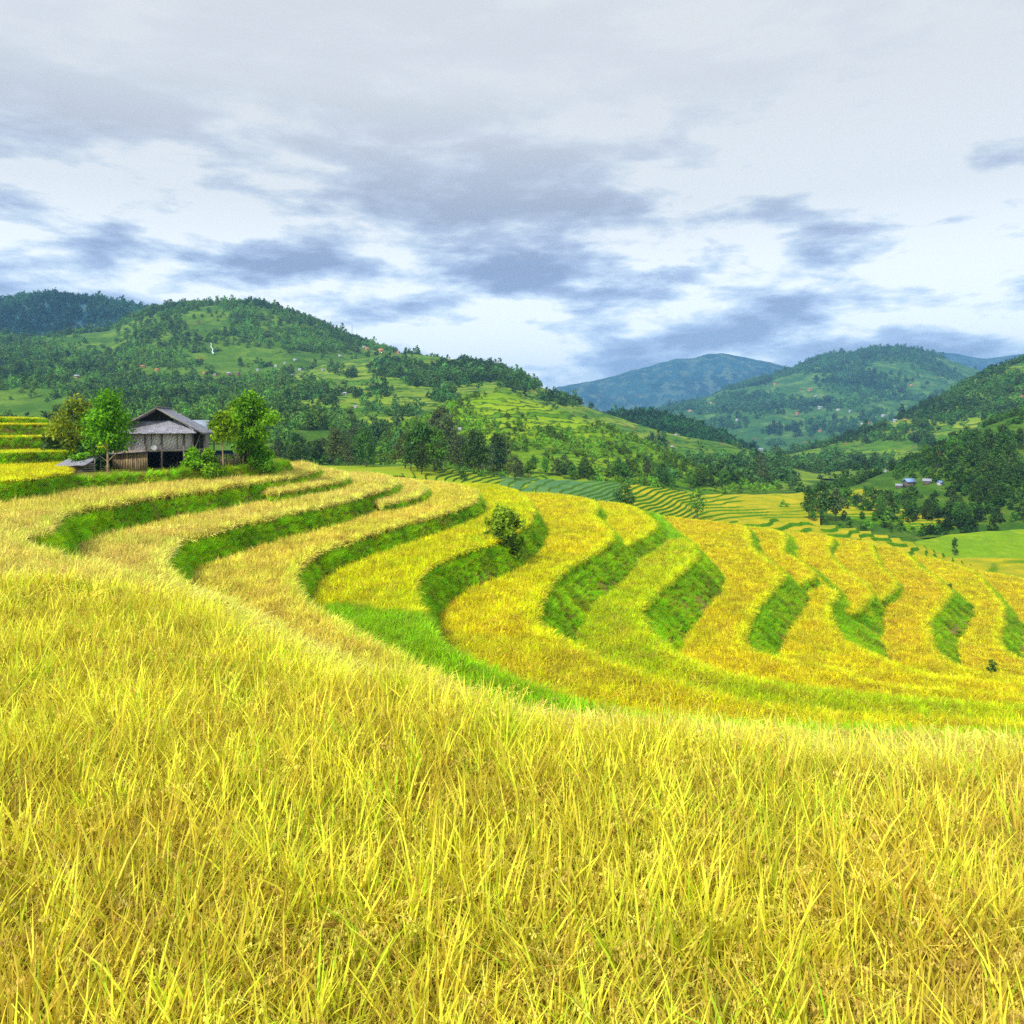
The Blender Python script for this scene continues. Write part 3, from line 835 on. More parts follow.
loft('hill', [
    [(740,476,480),(800,476,470),(860,482,430),(930,485,410),(1024,485,400),(1300,485,400)],
    [(740,472,600),(800,463,620),(860,455,640),(930,440,620),(1024,424,600),(1300,400,600)],
    R2R, [(u,v+28,Y+280) for u,v,Y in R2R]], 740, 1300, 300, [45,70,12], M['hill_terr'], 11, 95, [0.3,1,0.12,0.5], 75, smooth_u=4, key='right')
R3R = [(800,498,318),(830,490,320),(860,482,330),(900,467,340),(930,454,345),(960,441,350),(985,427,355),(1010,418,360),(1024,413,360),(1100,392,370),(1300,352,380)]
loft('hill', [
    [(800,508,262),(880,522,240),(910,538,226),(1024,532,224),(1300,525,228)],
    [(800,502,292),(880,492,290),(930,482,285),(1024,472,280),(1300,452,280)],
    R3R, [(u,v+16,Y+110) for u,v,Y in R3R]], 800, 1300, 220, [40,40,10], M['valley'], 3, 40, [0.2,0.8,0.2,0.5], 85, smooth_u=4, key='near right')

# terraced benches across the little valley behind the crest
M['bench_green'] = bench_mat('bench_rice_green', (0.26,0.42,0.015), (0.42,0.46,0.02), (0.035,0.12,0.008))
M['bench_gold'] = bench_mat('bench_rice_gold', (0.34,0.38,0.012), (0.62,0.50,0.018), (0.05,0.17,0.006))
M['bench_blue'] = bench_mat('bench_cabbage', (0.10,0.24,0.09), (0.16,0.32,0.07), (0.06,0.16,0.012))
M['bench_lime'] = bench_mat('bench_grass', (0.24,0.42,0.012), (0.34,0.47,0.015), (0.10,0.26,0.01))
loft('rice_bench', [
    [(300,476,168),(400,475,168),(440,483,167),(500,491,171),(540,496,174)],
    [(300,465,207),(400,465.5,207),(440,466,207),(480,472.5,212),(512,477.5,214),(540,479,216)]],
    300, 535, 420, [110], M['bench_green'], 0, 1, None, 3, quant=(0.36,0.4,24), key='bench left')
loft('rice_bench', [
    [(500,490,172),(560,498,176),(640,513,189),(675,520,195)],
    [(500,475.5,212),(560,479.5,219),(600,480.5,224),(650,485,236),(675,490,242)]],
    500, 622, 260, [110], M['bench_blue'], 0, 1, None, 4, quant=(0.42,0.4,22), key='bench cabbage')
loft('rice_bench', [
    [(600,506,184),(640,512,190),(700,523,200),(770,526,205),(812,526,206),(860,524,215)],
    [(600,481,226),(650,485.5,236),(680,490.5,244),(700,493.5,250),(740,494,256),(812,492,266),(860,490,280)]],
    612, 820, 420, [120], M['bench_gold'], 0, 1, None, 6, quant=(0.5,0.75,30), key='bench gold')
loft('rice_bench', [
    [(795,524,238),(870,532,234),(900,538,231),(968,542,226)],
    [(795,511,244),(870,516,240),(900,521,238),(968,523,233)],
    [(795,492,268),(840,489.5,290),(872,487.5,302),(905,489.5,300),(935,500,280),(968,512,250)]],
    795, 966, 300, [20,110], M['bench_gold'], 0, 1, None, 9, quant=(0.55,0.5,22), key='bench right')
loft('rice_bench', [
    [(735,529,169),(783,534,169),(830,540,169),(870,545,170),(905,555,170),(935,563,170),(975,574,170)],
    [(735,517,184),(765,517,184),(800,521,186),(854,527,188),(900,538,187),(927,546,186),(975,566,184)]],
    738, 975, 420, [70], M['bench_gold'], 0, 1, None, 12, quant=(0.8,0.7,9), key='bench crest')
loft('rice_bench', [
    [(900,560,192),(950,572,188),(1024,578,186),(1250,586,186)],
    [(900,548,197),(950,554,196),(1024,557,195),(1250,565,197)],
    [(900,546.5,200),(920,540,211),(950,534,216),(1000,531,219),(1024,529,221),(1250,522,226)]],
    904, 1250, 160, [12,60], M['meadow'], 0.6, 12, None, 13, key='bench meadow')
loft('rice_bench', [
    [(915,574,170),(970,578,170),(1024,582,170),(1250,590,172)],
    [(915,554,193),(970,556,194),(1024,558,193.5),(1250,566,195)]],
    918, 1250, 200, [90], M['bench_gold'], 0, 1, None, 14, quant=(1.1,0.5,20), key='bench strips')

# ------------------------------------------------------------------ trees
def foliage_mat(name, dark, light, trans=0.3, rnd=0.25):
    m, nt = new_mat(name)
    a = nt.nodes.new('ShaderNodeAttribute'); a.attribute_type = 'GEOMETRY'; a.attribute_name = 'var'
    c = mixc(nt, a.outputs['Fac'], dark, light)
    r = obj_rand(nt)
    c = hsv(nt, c, map_r(nt, r, 0, 1, 0.48, 0.52), 1.0, map_r(nt, r, 0, 1, 1-rnd, 1+rnd))
    out_surface(nt, leaf_shader(nt, c, trans))
    return m
FOL = {
 'dark': foliage_mat('foliage_dark', (0.035,0.09,0.015), (0.11,0.22,0.028)),
 'mid': foliage_mat('foliage_mid', (0.06,0.17,0.016), (0.16,0.34,0.025)),
 'light': foliage_mat('foliage_light', (0.10,0.24,0.012), (0.22,0.42,0.02)),
 'olive': foliage_mat('foliage_olive', (0.07,0.12,0.03), (0.17,0.22,0.06)),
 'yard': foliage_mat('foliage_yard', (0.055,0.17,0.006), (0.36,0.66,0.015), 0.4, 0.05),
 'yard_olive': foliage_mat('foliage_yard_olive', (0.06,0.14,0.008), (0.42,0.56,0.03), 0.4, 0.05),
 'yard_dark': foliage_mat('foliage_yard_dark', (0.012,0.05,0.008), (0.05,0.14,0.012), 0.3, 0.1),
}
def bark_mat(name, c1, c2):
    m, nt = new_mat(name)
    tcn = nt.nodes.new('ShaderNodeTexCoord')
    n = noise_n(nt, 9, 6, 0.65, tcn.outputs['Object'])
    out_surface(nt, principled(nt, ramp(nt, n, [(0.35, c1), (0.65, c2)]), 0.9, n, 0.6, 0.03))
    return m
M['bark'] = bark_mat('bark', (0.06,0.05,0.035), (0.16,0.13,0.09))
M['bark_pale'] = bark_mat('bark_pale', (0.26,0.19,0.11), (0.45,0.34,0.2))

def leaf_cloud(rg, lobes, nleaf, leaf, droop=0.2):
    """many small leaf faces spread through a set of lobes (centre, radii, tone)"""
    wts = np.array([l[1][0]*l[1][1]*l[1][2] for l in lobes])**0.75; wts /= wts.sum()
    which = rg.choice(len(lobes), nleaf, p=wts)
    C = np.array([l[0] for l in lobes])[which]; S = np.array([l[1] for l in lobes])[which]; tone = np.array([l[2] for l in lobes])[which]
    d = rg.normal(size=(nleaf,3)); d /= np.linalg.norm(d, axis=1)[:,None]
    rad = rg.random(nleaf)**0.42
    c = C + d*S*rad[:,None]*(1+0.18*rg.normal(size=(nleaf,1)))
    a = rg.normal(size=(nleaf,3)) + np.array([0,0,-droop]); a /= np.linalg.norm(a, axis=1)[:,None]
    n = d*0.9 + rg.normal(size=(nleaf,3))*0.7 + np.array([0,0,0.5])
    b = np.cross(n, a); b /= np.linalg.norm(b, axis=1)[:,None]+1e-9
    s = leaf*rg.uniform(0.6,1.4,nleaf)[:,None]
    v = np.stack([c-a*s, c+b*s*0.55, c+a*s, c-b*s*0.55], 1).reshape(-1,3)
    var = np.clip(tone + rg.normal(0,0.22,nleaf), 0, 1)
    return v, np.arange(nleaf*4).reshape(-1,4), var

def crown_mesh(name, rg, lobes, nleaf, leaf, mat):
    v, q, var = leaf_cloud(rg, lobes, nleaf, leaf)
    me = mesh_np(name, v, q, None, [mat])
    a = me.attributes.new('var', 'FLOAT', 'FACE'); a.data.foreach_set('value', var.astype(np.float32))
    return me

def make_lobes(rg, H, base, width, n, top=0.35, flat=0.75):
    lobes = []
    for i in range(n):
        t = (i+0.5)/n
        z = base + (H-base)*(0.08+0.86*t)
        prof = math.sin(math.pi*min(1, 0.18+0.75*t**0.9))**0.7*(1 if t < 0.6 else 1-(t-0.6)*(1-top)*1.6)
        ang = i*2.4+rg.uniform(-.5,.5); rad = width/2*prof*rg.uniform(0.25,0.78)
        s = width*rg.uniform(0.12,0.24)*(0.75+0.4*prof)
        lobes.append(((rad*math.cos(ang), rad*math.sin(ang), z), (s, s, s*flat), rg.uniform(0.15,0.85)))
    return lobes

def trunk_mesh(name, rg, H, base, lobes, rad, mat, nlimb=7, trunks=1, spread=0.5):
    mb = MB()
    for k in range(trunks):
        ox, oy = (0,0) if k == 0 else (rg.uniform(-spread,spread), rg.uniform(-spread,spread))
        top = base+(H-base)*0.7
        pts = [(ox, oy, -0.4)]
        for j in range(1,6):
            pts.append((ox+rg.normal(0,0.03)*H*j/10, oy+rg.normal(0,0.03)*H*j/10, top*j/5))
        mb.tube(pts, [rad*(1.25 if j == 0 else 1-0.13*j) for j in range(6)], 7)
        for l in list(lobes)[k::trunks][:nlimb]:
            c = l[0]; j = min(5, max(1, int(c[2]/top*5*0.75)))
            p0 = pts[j]; md = ((p0[0]*0.45+c[0]*0.55), (p0[1]*0.45+c[1]*0.55), p0[2]*0.6+c[2]*0.4)
            mb.tube([p0, md, c], [rad*0.42, rad*0.3, rad*0.1], 5, cap=False)
    return mesh_np(name, mb.v, mb.q, mb.t or None, [mat], smooth=True)

TREE = {}
def tree_kind(key, H, base, width, nlobe, nleaf, leaf, fol, rad, top=0.35, flat=0.75, bark='bark', trunks=1, seed=1, spread=0.5):
    rg = np.random.default_rng(seed)
    lobes = make_lobes(rg, H, base, width, nlobe, top, flat)
    TREE[key] = (trunk_mesh('trunk', rg, H, base, lobes, rad, M[bark], trunks=trunks, spread=spread), crown_mesh('crown', rg, lobes, nleaf, leaf, FOL[fol]))
def place_tree(key, loc, scale, rz, name, label, cat='tree', group=None, sz=None):
    t, cme = TREE[key]
    e = empty(name, loc, rz, label, cat, group)
    e.scale = (scale, scale, sz or scale)
    obj('trunk', t, e); obj('crown', cme, e)
    return e

# kinds, all about 10 m tall before scaling
for k, (fol, n) in enumerate((('dark',3), ('mid',3), ('light',1), ('olive',2))):
    for j in range(n):
        w = (6.5, 7.5, 5.5)[j%3]
        tree_kind('%s%d' % (fol,j), 10, (2.0,1.2,2.6)[j%3], w, 15, 1500, 0.30, fol, 0.16, 0.35, 0.8, seed=100+k*10+j)
tree_kind('slim0', 10, 1.5, 3.6, 12, 900, 0.28, 'dark', 0.13, 0.2, 1.1, seed=151)
tree_kind('slim1', 10, 3.0, 4.2, 10, 700, 0.30, 'olive', 0.12, 0.3, 0.9, seed=152)
tree_kind('thin', 10, 2.5, 5.5, 14, 420, 0.26, 'mid', 0.12, 0.3, 0.7, seed=153)

HS = [
 (77,378,9,'tan','grey','grey-roofed house in a clearing on the hill above the leafy left tree',320),
 (143,368,8,'tan','red','tan house on the bare earth strip left of the rounded hill foot',320),
 (157,371,7,'tan','orange','orange-roofed house at the right end of the bare earth strip',320),
 (204,374,6,'tan','tan','pale yellow house on the meadow under the rounded hill',320),
 (215,376,7,'tan','grey','grey house just right of the pale yellow house',320),
 (229,375,8,'red','grey','long grey house in the middle of the hamlet under the rounded hill',320),
 (238,375,7,'red','dark','dark house at the right end of the hamlet under the rounded hill',320),
 (258,371,6,'white','grey','white house left of the row along the wood edge',400),
 (276,367,6,'white','white','brightest white house of the row along the wood edge',400),
 (285,364,5,'white','grey','small grey house in the row along the wood edge',400),
 (295,361,6,'grey','white','low white house at the upper end of the row along the wood edge',400),
 (293,376,6,'white','grey','grey house among bushes on the terraced slope, left of a pair',300),
 (300,371,7,'white','white','white-roofed house on the terraced slope above the bushes',300),
 (302,377,5,'white','white','small white hut below the white-roofed house on the terraced slope',300),
 (323,371,6,'white','grey','grey house behind the dark hedge on the terraced slope',300),
 (340,357,6,'grey','white','pale house under the wooded shoulder of the rounded hill',400),
 (364,348,6,'white','grey','grey house at the upper left of the ridge hamlet',400),
 (367,350,7,'tan','orange','orange house on the saddle of the ridge',400),
 (381,352,9,'tan','orange','long orange-roofed house on the saddle of the ridge',400),
 (398,354,7,'tan','red','red-roofed house at the right end of the ridge hamlet',400),
 (345,395,8,'white','white','white house among dark trees halfway up the terraced slope',280),
 (356,408,7,'white','grey','grey house beside the silvery bushes on the terraced slope',280),
 (672,448,6,'dark','white','white-roofed hut alone on the lower terraced slope',300),
 (676,436,6,'grey','grey','grey hut at the edge of the dark spur wood',300),
 (761,451,8,'white','grey','grey-white house on the saddle below the big right hill',300),
 (460,430,7,'white','white','white house glimpsed among the belt trees',240),
 (909,486,21,'dark','blue','larger blue-tin-roofed house at the foot of the right woods',240),
 (899,488,12,'dark','grey','grey lean-to against the larger blue-roofed house',240),
 (927,484,15,'dark','grey','middle grey-roofed house at the foot of the right woods',240),
 (940,485,12,'white','blue','small blue-roofed house at the right of the three by the woods',240),
 (939,454,13,'red','blue','blue-roofed house among trees above the terraced field at right',300),
 (886,472,6,'white','grey','grey hut beside the terraced field in the valley at right',300),
 (883,417,7,'white','white','white house at the left of the valley hamlet at right',500),
 (895,422,8,'white','grey','long grey house of the valley hamlet at right',450),
 (905,421,6,'tan','orange','orange house at the right of the valley hamlet',450),
 (868,425,7,'tan','red','red house below the valley hamlet',450),
 (862,425,5,'white','white','small white house left of the red house below the hamlet',450),
 (775,385,6,'tan','red','reddish house high on the left flank of the big right hill',900),
 (810,391,7,'tan','red','red house in the middle of the big right hill',900),
 (816,397,6,'white','grey','grey house under the red house on the big right hill',900),
 (820,409,8,'white','grey','long grey house on the lower big right hill',900),
 (797,415,7,'tan','red','red house on the lower left of the big right hill',900),
 (838,411,6,'white','white','white house on the lower right of the big right hill',900),
 (850,412,6,'white','grey','grey house right of the white one on the big right hill',900),
 (711,404,5,'white','tan','tiny tan house near the left end of the big right hill',900),
 (737,421,6,'white','white','tiny white house above the saddle on the big right hill',900),
 (690,412,6,'tan','tan','tan house at the far left foot of the big right hill',900),
 (820,432,6,'tan','red','red house at the foot of the big right hill',700),
 (911,386,5,'tan','orange','tiny orange house on the right part of the big right hill',900),
 (1022,397,6,'tan','red','red house at the right edge of the upper slope',300),
]

# distant forest crowns for the woods that read as one mass
def forest_mesh(seed, tall):
    rg = np.random.default_rng(seed)
    lobes = make_lobes(rg, 1.0*tall, 0.1, 1.0, 7, 0.4, 0.8)
    lobes = [(c, tuple(np.array(s)*1.25), t) for c, s, t in lobes]
    v, q, var = leaf_cloud(rg, lobes, 130, 0.11)
    return mesh_np('forest', v, q, None, [M['tree_leaf']])
source_collection('forest', [forest_mesh(300+i, (1.0,1.25,0.8,1.1,1.5)[i]) for i in range(5)])

def ell(u, v, lst):
    s = np.zeros_like(u)
    for (cu, cv, ru, rv, d) in lst:
        r2 = ((u-cu)/ru)**2 + ((v-cv)/rv)**2
        s = np.maximum(s, d*np.clip(1.6*(1.05-r2), 0, 1)) if d > 0 else np.where(r2 < 1, s*0.06, s)
    return s

def wood(name, key, label, ells, base, size, tint, n_max, seed, nscale=60, thresh=0.0, umin=-60, umax=1084, extra_dark=0.5):
    V, U = LOFT[key]
    A = V[:-1,:-1]; B = V[:-1,1:]; D = V[1:,:-1]
    area = np.linalg.norm(np.cross(B-A, D-A), axis=2)
    ctr = (A+V[1:,1:])/2
    u = 512+F*ctr[...,0]/ctr[...,1]; v = HZ-F*ctr[...,2]/ctr[...,1]
    nz = fbm(ctr[...,0]/nscale, ctr[...,1]/nscale, seed, 4)
    wn = np.clip((nz-thresh)*3.0+0.3, 0, 1)
    dens = np.maximum(base*wn, 0) if not ells else np.maximum(base*wn, ell(u, v, [e for e in ells if e[4] > 0])*np.clip(0.75+nz*1.5,0.25,1.2))
    for e in ells:
        if e[4] < 0: dens = np.where(((u-e[0])/e[2])**2+((v-e[1])/e[3])**2 < 1, dens*0.05, dens)
    dens = np.where((u > umin)&(u < umax), dens, 0)
    dens = dens*1.15/(size*0.75)**2
    lam = area*dens
    if lam.sum() > n_max: lam *= n_max/lam.sum()
    rg = np.random.default_rng(seed)
    cnt = rg.poisson(lam)
    ii = np.repeat(np.arange(cnt.size), cnt.ravel()); kr, kj = np.unravel_index(ii, cnt.shape)
    a = rg.random(len(ii))[:,None]; b = rg.random(len(ii))[:,None]
    p = (V[kr,kj]*(1-a)+V[kr,kj+1]*a)*(1-b) + (V[kr+1,kj]*(1-a)+V[kr+1,kj+1]*a)*b
    pu = 512+F*p[:,0]/p[:,1]; pvv = HZ-F*p[:,2]/p[:,1]
    keep = np.ones(len(p), bool)
    for h in HS: keep &= ~((np.abs(pu-h[0]) < h[2]*0.95) & (pvv > h[1]-1.5) & (pvv < h[1]+size*1.1*F/np.maximum(p[:,1],1)))
    p = p[keep]
    n = len(p)
    s = size*rg.uniform(0.5,1.15,n)*np.where(rg.random(n) < 0.12, 1.5, 1.0)
    p[:,2] -= 0.1*s
    rot = np.stack([np.zeros(n), np.zeros(n), rg.uniform(0,6.28,n)], 1)
    f = np.clip(0.5+1.2*fbm(p[:,0]/(nscale*0.6), p[:,1]/(nscale*0.6), seed+4, 3)+rg.normal(0,0.2,n), 0, 1)[:,None]
    t = np.array(tint)*(0.55+0.9*f) + f*np.array([0.015,0.02,0])
    o = scatter(name, 'forest', p, rot, np.stack([s,s,s*rg.uniform(0.8,1.2,n)],1), t)
    props(o, label, 'forest', None, 'stuff')
    return n

cnts = []
cnts.append(wood('forest', 'far left', 'dark blue-green forest on the cloud-capped hill at far left', [], 1.0, 9.5, (0.03,0.12,0.05), 13000, 1, 150, -0.5))
cnts.append(wood('forest', 'left', 'green woods covering the rounded hill behind the stilt house', [(230,325,120,26,0.9),(60,380,90,40,0.8),(330,345,60,16,0.9),(205,410,110,40,0.7),(170,345,60,14,0.9),(255,312,70,8,0.7),(40,400,80,16,0.8), (225,372,60,5,-1),(20,410,60,9,-1),(210,320,26,14,-1),(320,362,60,8,-1)], 0.85, 5.6, (0.10,0.215,0.022), 40000, 2, 70, 0.0))
cnts.append(wood('forest', 'middle', 'dark woods in patches on the terraced hillside in the middle distance', [(440,376,55,13,1.0),(480,372,40,12,1.0),(520,384,22,9,0.9),(395,369,30,9,1.0),(350,375,10,4,0.8),(560,402,26,6,0.9),(445,400,18,8,1.0),(380,393,14,6,0.9),(310,395,14,8,0.9),(335,400,40,9,0.75),(352,410,38,8,0.7),(300,383,18,5,0.8),(335,370,14,4,0.8),(400,413,20,7,0.8),(280,382,14,6,0.9),(620,460,60,12,0.5),(700,478,60,14,0.7),(660,445,14,5,0.4),(720,470,40,10,0.8),(390,440,60,22,0.5),(760,470,40,14,0.7)], 0.06, 5.4, (0.07,0.17,0.032), 9000, 3, 50, 0.25))
cnts.append(wood('forest', 'bright', 'bushes scattered over the bright green spur', [(540,440,70,14,0.55),(500,420,40,10,0.35),(460,425,40,20,0.7),(600,450,40,12,0.6),(650,470,50,14,0.6),(430,440,50,24,0.8)], 0.3, 2.1, (0.15,0.30,0.018), 9000, 4, 22, 0.1))
cnts.append(wood('forest', 'dark spur', 'dark conifer-like wood on the low spur before the far right hill', [], 1.0, 6, (0.03,0.115,0.03), 4000, 5, 80, -0.6))
cnts.append(wood('forest', 'far right', 'blue-green woods and copses on the big rounded hill at right', [(890,356,60,8,1.0),(850,362,30,8,0.9),(760,405,60,14,0.8),(870,385,60,14,0.8),(830,430,60,12,0.7),(700,410,40,8,0.9)], 0.75, 11, (0.05,0.15,0.045), 20000, 6, 150, 0.03))
cnts.append(wood('forest', 'right', 'woods and hedges on the slope at the right edge', [(990,385,50,18,0.85),(960,410,60,18,0.8),(930,440,60,14,0.7),(870,440,40,8,0.8),(830,465,60,10,0.6),(1010,440,40,14,0.5),(880,455,40,5,-1),(955,440,22,14,-1),(930,460,34,12,-1),(880,446,40,5,-1)], 0.8, 5.2, (0.06,0.15,0.024), 22000, 7, 60, 0.05))
cnts.append(wood('undergrowth', 'near right', 'dense green undergrowth on the near slope at the right edge', [(970,470,90,34,0.9),(860,520,70,16,0.9),(1000,500,60,30,0.9),(985,436,30,7,-1),(1010,434,40,9,-1),(950,505,30,6,-1)], 0.85, 3.2, (0.05,0.13,0.012), 11000, 8, 25, -0.1))
cnts.append(wood('undergrowth', 'valley', 'low bushes and scrub on the valley floor behind the rice benches', [(870,525,80,18,0.9),(980,562,60,8,0.5),(340,460,80,8,0.9),(500,475,100,8,0.8),(640,484,60,6,0.8),(740,488,60,5,0.8),(860,490,60,6,0.5),(200,458,120,10,0.9)], 0.12, 3.0, (0.10,0.23,0.016), 6000, 9, 25, 0.1))
print('WOODS', cnts)

def grow(n, eu, ev, ru, rv, kinds, hmin, hmax, label, group, ymin=150, seed=0, name='tree', cat='tree'):
    rg = np.random.default_rng(seed); made = 0; tries = 0
    while made < n and tries < n*12:
        tries += 1
        a = rg.uniform(0, 6.283); rr = math.sqrt(rg.random())
        p = hit(eu+ru*rr*math.cos(a), ev+rv*rr*math.sin(a), ymin)
        if p is None or p.y > 480: continue
        hh = rg.uniform(hmin, hmax); pu = 512+F*p.x/p.y; pv_ = HZ-F*p.z/p.y
        if any(abs(pu-h[0]) < 13 and h[1]-4 < pv_ < h[1]+hh*F/p.y for h in HS if h[6] <= 240): continue
        place_tree(kinds[rg.integers(len(kinds))], (p.x, p.y, p.z-0.2), hh/10, rg.uniform(0,6.28), name, label, cat, group)
        made += 1
DK = ['dark0','dark1','dark2','slim0']; MX = ['dark0','dark1','mid0','mid1','olive0','dark2']; LT = ['mid0','mid2','light0','mid1']
g = 'trees in the belt behind the rice terraces'
grow(13, 297, 463, 26, 5, DK+['olive0','slim1'], 6, 10, 'dark bushy tree in the belt just right of the yard trees', g, seed=1)
grow(18, 362, 462, 36, 6, ['olive0','olive1','dark0','dark1','slim1','slim0'], 7, 12, 'grey-green tree in the belt above the tips of the upper terraces', g, seed=2)
grow(6, 452, 452, 22, 6, ['olive0','olive1'], 12, 16, 'tall brownish tree rising over the middle of the belt', g, seed=3)
grow(22, 460, 470, 60, 7, DK+['mid0','olive1'], 7, 12, 'dark round-crowned tree in the middle of the belt', g, seed=4)
grow(14, 550, 477, 45, 4, ['mid1','mid2','dark1','olive1','light0'], 5, 8, 'mid-green tree along the front of the belt above the cabbage rows', g, seed=5)
grow(14, 610, 477, 45, 6, ['dark0','dark2','mid0','olive0','mid1'], 4, 7, 'tree in the mixed wood at the foot of the bright green spur', g, seed=6)
grow(18, 700, 486, 55, 6, ['dark0','dark1','mid0','mid1','dark2'], 4, 8, 'dark tree in the wood above the golden striped benches', g, seed=7)
grow(5, 772, 480, 20, 5, ['dark0','olive0','dark1'], 9, 12, 'dark tree at the end of the wood above the golden striped benches', g, seed=8)
g = 'trees on the dark wooded slope at the right edge'
grow(30, 965, 482, 55, 26, DK+['mid0'], 7, 11, 'dark tree on the wooded slope at the right edge', g, seed=9)
grow(12, 985, 452, 40, 8, DK, 7, 11, 'dark tree along the top of the wooded slope at the right edge', g, seed=10)
grow(6, 945, 520, 30, 8, ['dark0','dark1','mid1'], 5, 8, 'dark tree at the foot of the wooded slope behind the meadow', g, seed=11)
grow(5, 996, 470, 10, 8, ['light0'], 6, 9, 'pale yellow-green tree among the dark trees at the right edge', g, seed=12)
grow(8, 850, 522, 45, 4, ['mid0','dark1','mid2'], 2, 3.5, 'low bushy tree in the hollow behind the crest terraces', 'bushy trees in the hollow behind the crest', seed=13)

def stand(u, v, kind, h, label, rz=0.0, name='tree', cat='tree', ymin=120, group=None, w=None):
    p = hit(u, v, ymin)
    if p is None: print('no ground', u, v); return
    e = place_tree(kind, (p.x, p.y, p.z-0.15), (w or h)/10, rz, name, label, cat, group, sz=h/10)
    return e
stand(822, 520, 'dark0', 11.5, 'tallest dark tree of the clump in front of the golden striped benches', 0.4)
stand(836, 521, 'olive0', 10, 'reddish-olive tree at the right of the clump before the golden benches', 1.3)
stand(809, 519, 'dark2', 8.5, 'grey-green tree at the left of the clump before the golden benches', 2.0)
stand(891, 512, 'slim0', 6.5, 'slim dark tree standing among the small benches before the tin-roofed houses', 0.3)
stand(904, 508, 'slim0', 5.5, 'narrow dark bush beside the slim tree before the tin-roofed houses', 1.1)
stand(848, 498, 'dark1', 4.5, 'small round dark tree on the bench below the valley houses', 0.8)
stand(955, 556, 'slim0', 4.8, 'lone two-stemmed small tree at the lower edge of the bright meadow', 0.2, w=6)
stand(697, 524, 'thin', 9.5, 'thin see-through young tree in front of the golden striped benches', 0.0, w=12)
stand(626, 509, 'dark1', 6.2, 'round dark tree standing on the crest beside the lemon field', 0.5, w=8.5, ymin=160)
stand(288, 407, 'slim0', 14, 'lone dark conifer on the terraced slope behind the yard trees', 0.0, ymin=250)

# ------------------------------------------------------------------ the yard: house, shed, fence, trees, shrubs
def wood_mat(name, c1, c2, scale=(30,30,2), rough=0.85):
    m, nt = new_mat(name)
    tcn = nt.nodes.new('ShaderNodeTexCoord'); mp = nt.nodes.new('ShaderNodeMapping'); mp.inputs['Scale'].default_value = scale
    nt.links.new(tcn.outputs['Object'], mp.inputs[0])
    n = noise_n(nt, 1.0, 6, 0.65, mp.outputs[0]); n2 = noise_n(nt, 0.9, 3, 0.5, tcn.outputs['Object'])
    c = ramp(nt, n, [(0.3, c1), (0.7, c2)])
    c = mixc(nt, map_r(nt, n2, 0.4, 0.7, 0, 0.5), c, (c1[0]*0.6, c1[1]*0.6, c1[2]*0.6))
    out_surface(nt, principled(nt, c, rough, n, 0.5, 0.02))
    return m
M['post'] = wood_mat('grey_timber', (0.15,0.13,0.11), (0.36,0.32,0.27))
M['board'] = wood_mat('tan_boards', (0.17,0.12,0.07), (0.66,0.48,0.24), (5,5,0.5))
M['bamboo'] = wood_mat('tan_bamboo', (0.3,0.22,0.1), (0.55,0.42,0.2), (3,3,1))
M['dark_in'] = wood_mat('shade_black_timber', (0.012,0.011,0.010), (0.03,0.026,0.022))  # near-black paint for shade: right wall, gable opening, space under the floor
def roof_mat():
    m, nt = new_mat('grey_shingle')
    tcn = nt.nodes.new('ShaderNodeTexCoord')
    br = nt.nodes.new('ShaderNodeTexBrick'); br.inputs['Scale'].default_value = 1.0
    br.inputs['Brick Width'].default_value = 0.28; br.inputs['Row Height'].default_value = 0.34; br.inputs['Mortar Size'].default_value = 0.018
    br.inputs['Color1'].default_value = (0.22,0.23,0.29,1); br.inputs['Color2'].default_value = (0.38,0.39,0.47,1); br.inputs['Mortar'].default_value = (0.05,0.05,0.055,1)
    uv = nt.nodes.new('ShaderNodeUVMap'); nt.links.new(uv.outputs[0], br.inputs['Vector'])
    n = noise_n(nt, 3.0, 6, 0.7, tcn.outputs['Object'])
    c = mixc(nt, map_r(nt, n, 0.35, 0.7, 0.0, 0.6), br.outputs[0], (0.42,0.42,0.48))
    n2 = noise_n(nt, 0.8, 4, 0.6, tcn.outputs['Object'])
    c = mixc(nt, map_r(nt, n2, 0.5, 0.7, 0.0, 0.55), c, (0.12,0.10,0.10))
    out_surface(nt, principled(nt, c, 0.85, br.outputs['Fac'], 0.6, 0.02))
    return m
M['roof'] = roof_mat()
def weave_mat():
    m, nt = new_mat('woven_bamboo')
    uv = nt.nodes.new('ShaderNodeUVMap'); 
    mp = nt.nodes.new('ShaderNodeMapping'); mp.inputs['Rotation'].default_value = (0,0,R(38)); nt.links.new(uv.outputs[0], mp.inputs[0])
    ck = nt.nodes.new('ShaderNodeTexChecker'); ck.inputs['Scale'].default_value = 3.2
    mp2 = nt.nodes.new('ShaderNodeMapping'); mp2.inputs['Scale'].default_value = (2.2,0.8,1); nt.links.new(mp.outputs[0], mp2.inputs[0])
    nt.links.new(mp2.outputs[0], ck.inputs[0])
    n = noise_n(nt, 1.6, 5, 0.65, uv.outputs[0])
    ck.inputs['Color1'].default_value = (0.93,0.91,0.97,1); ck.inputs['Color2'].default_value = (0.70,0.63,0.63,1)
    c = mixc(nt, map_r(nt, n, 0.45, 0.7, 0.0, 0.35), ck.outputs[0], (0.50,0.43,0.41))
    n3 = noise_n(nt, 4.0, 4, 0.6, uv.outputs[0])
    c = mixc(nt, map_r(nt, n3, 0.5, 0.7, 0.0, 0.25), c, (0.50,0.38,0.22))
    w = nt.nodes.new('ShaderNodeTexWave'); w.inputs['Scale'].default_value = 14; nt.links.new(mp.outputs[0], w.inputs[0])
    out_surface(nt, principled(nt, c, 0.85, w.outputs['Fac'], 0.1, 0.01))
    return m
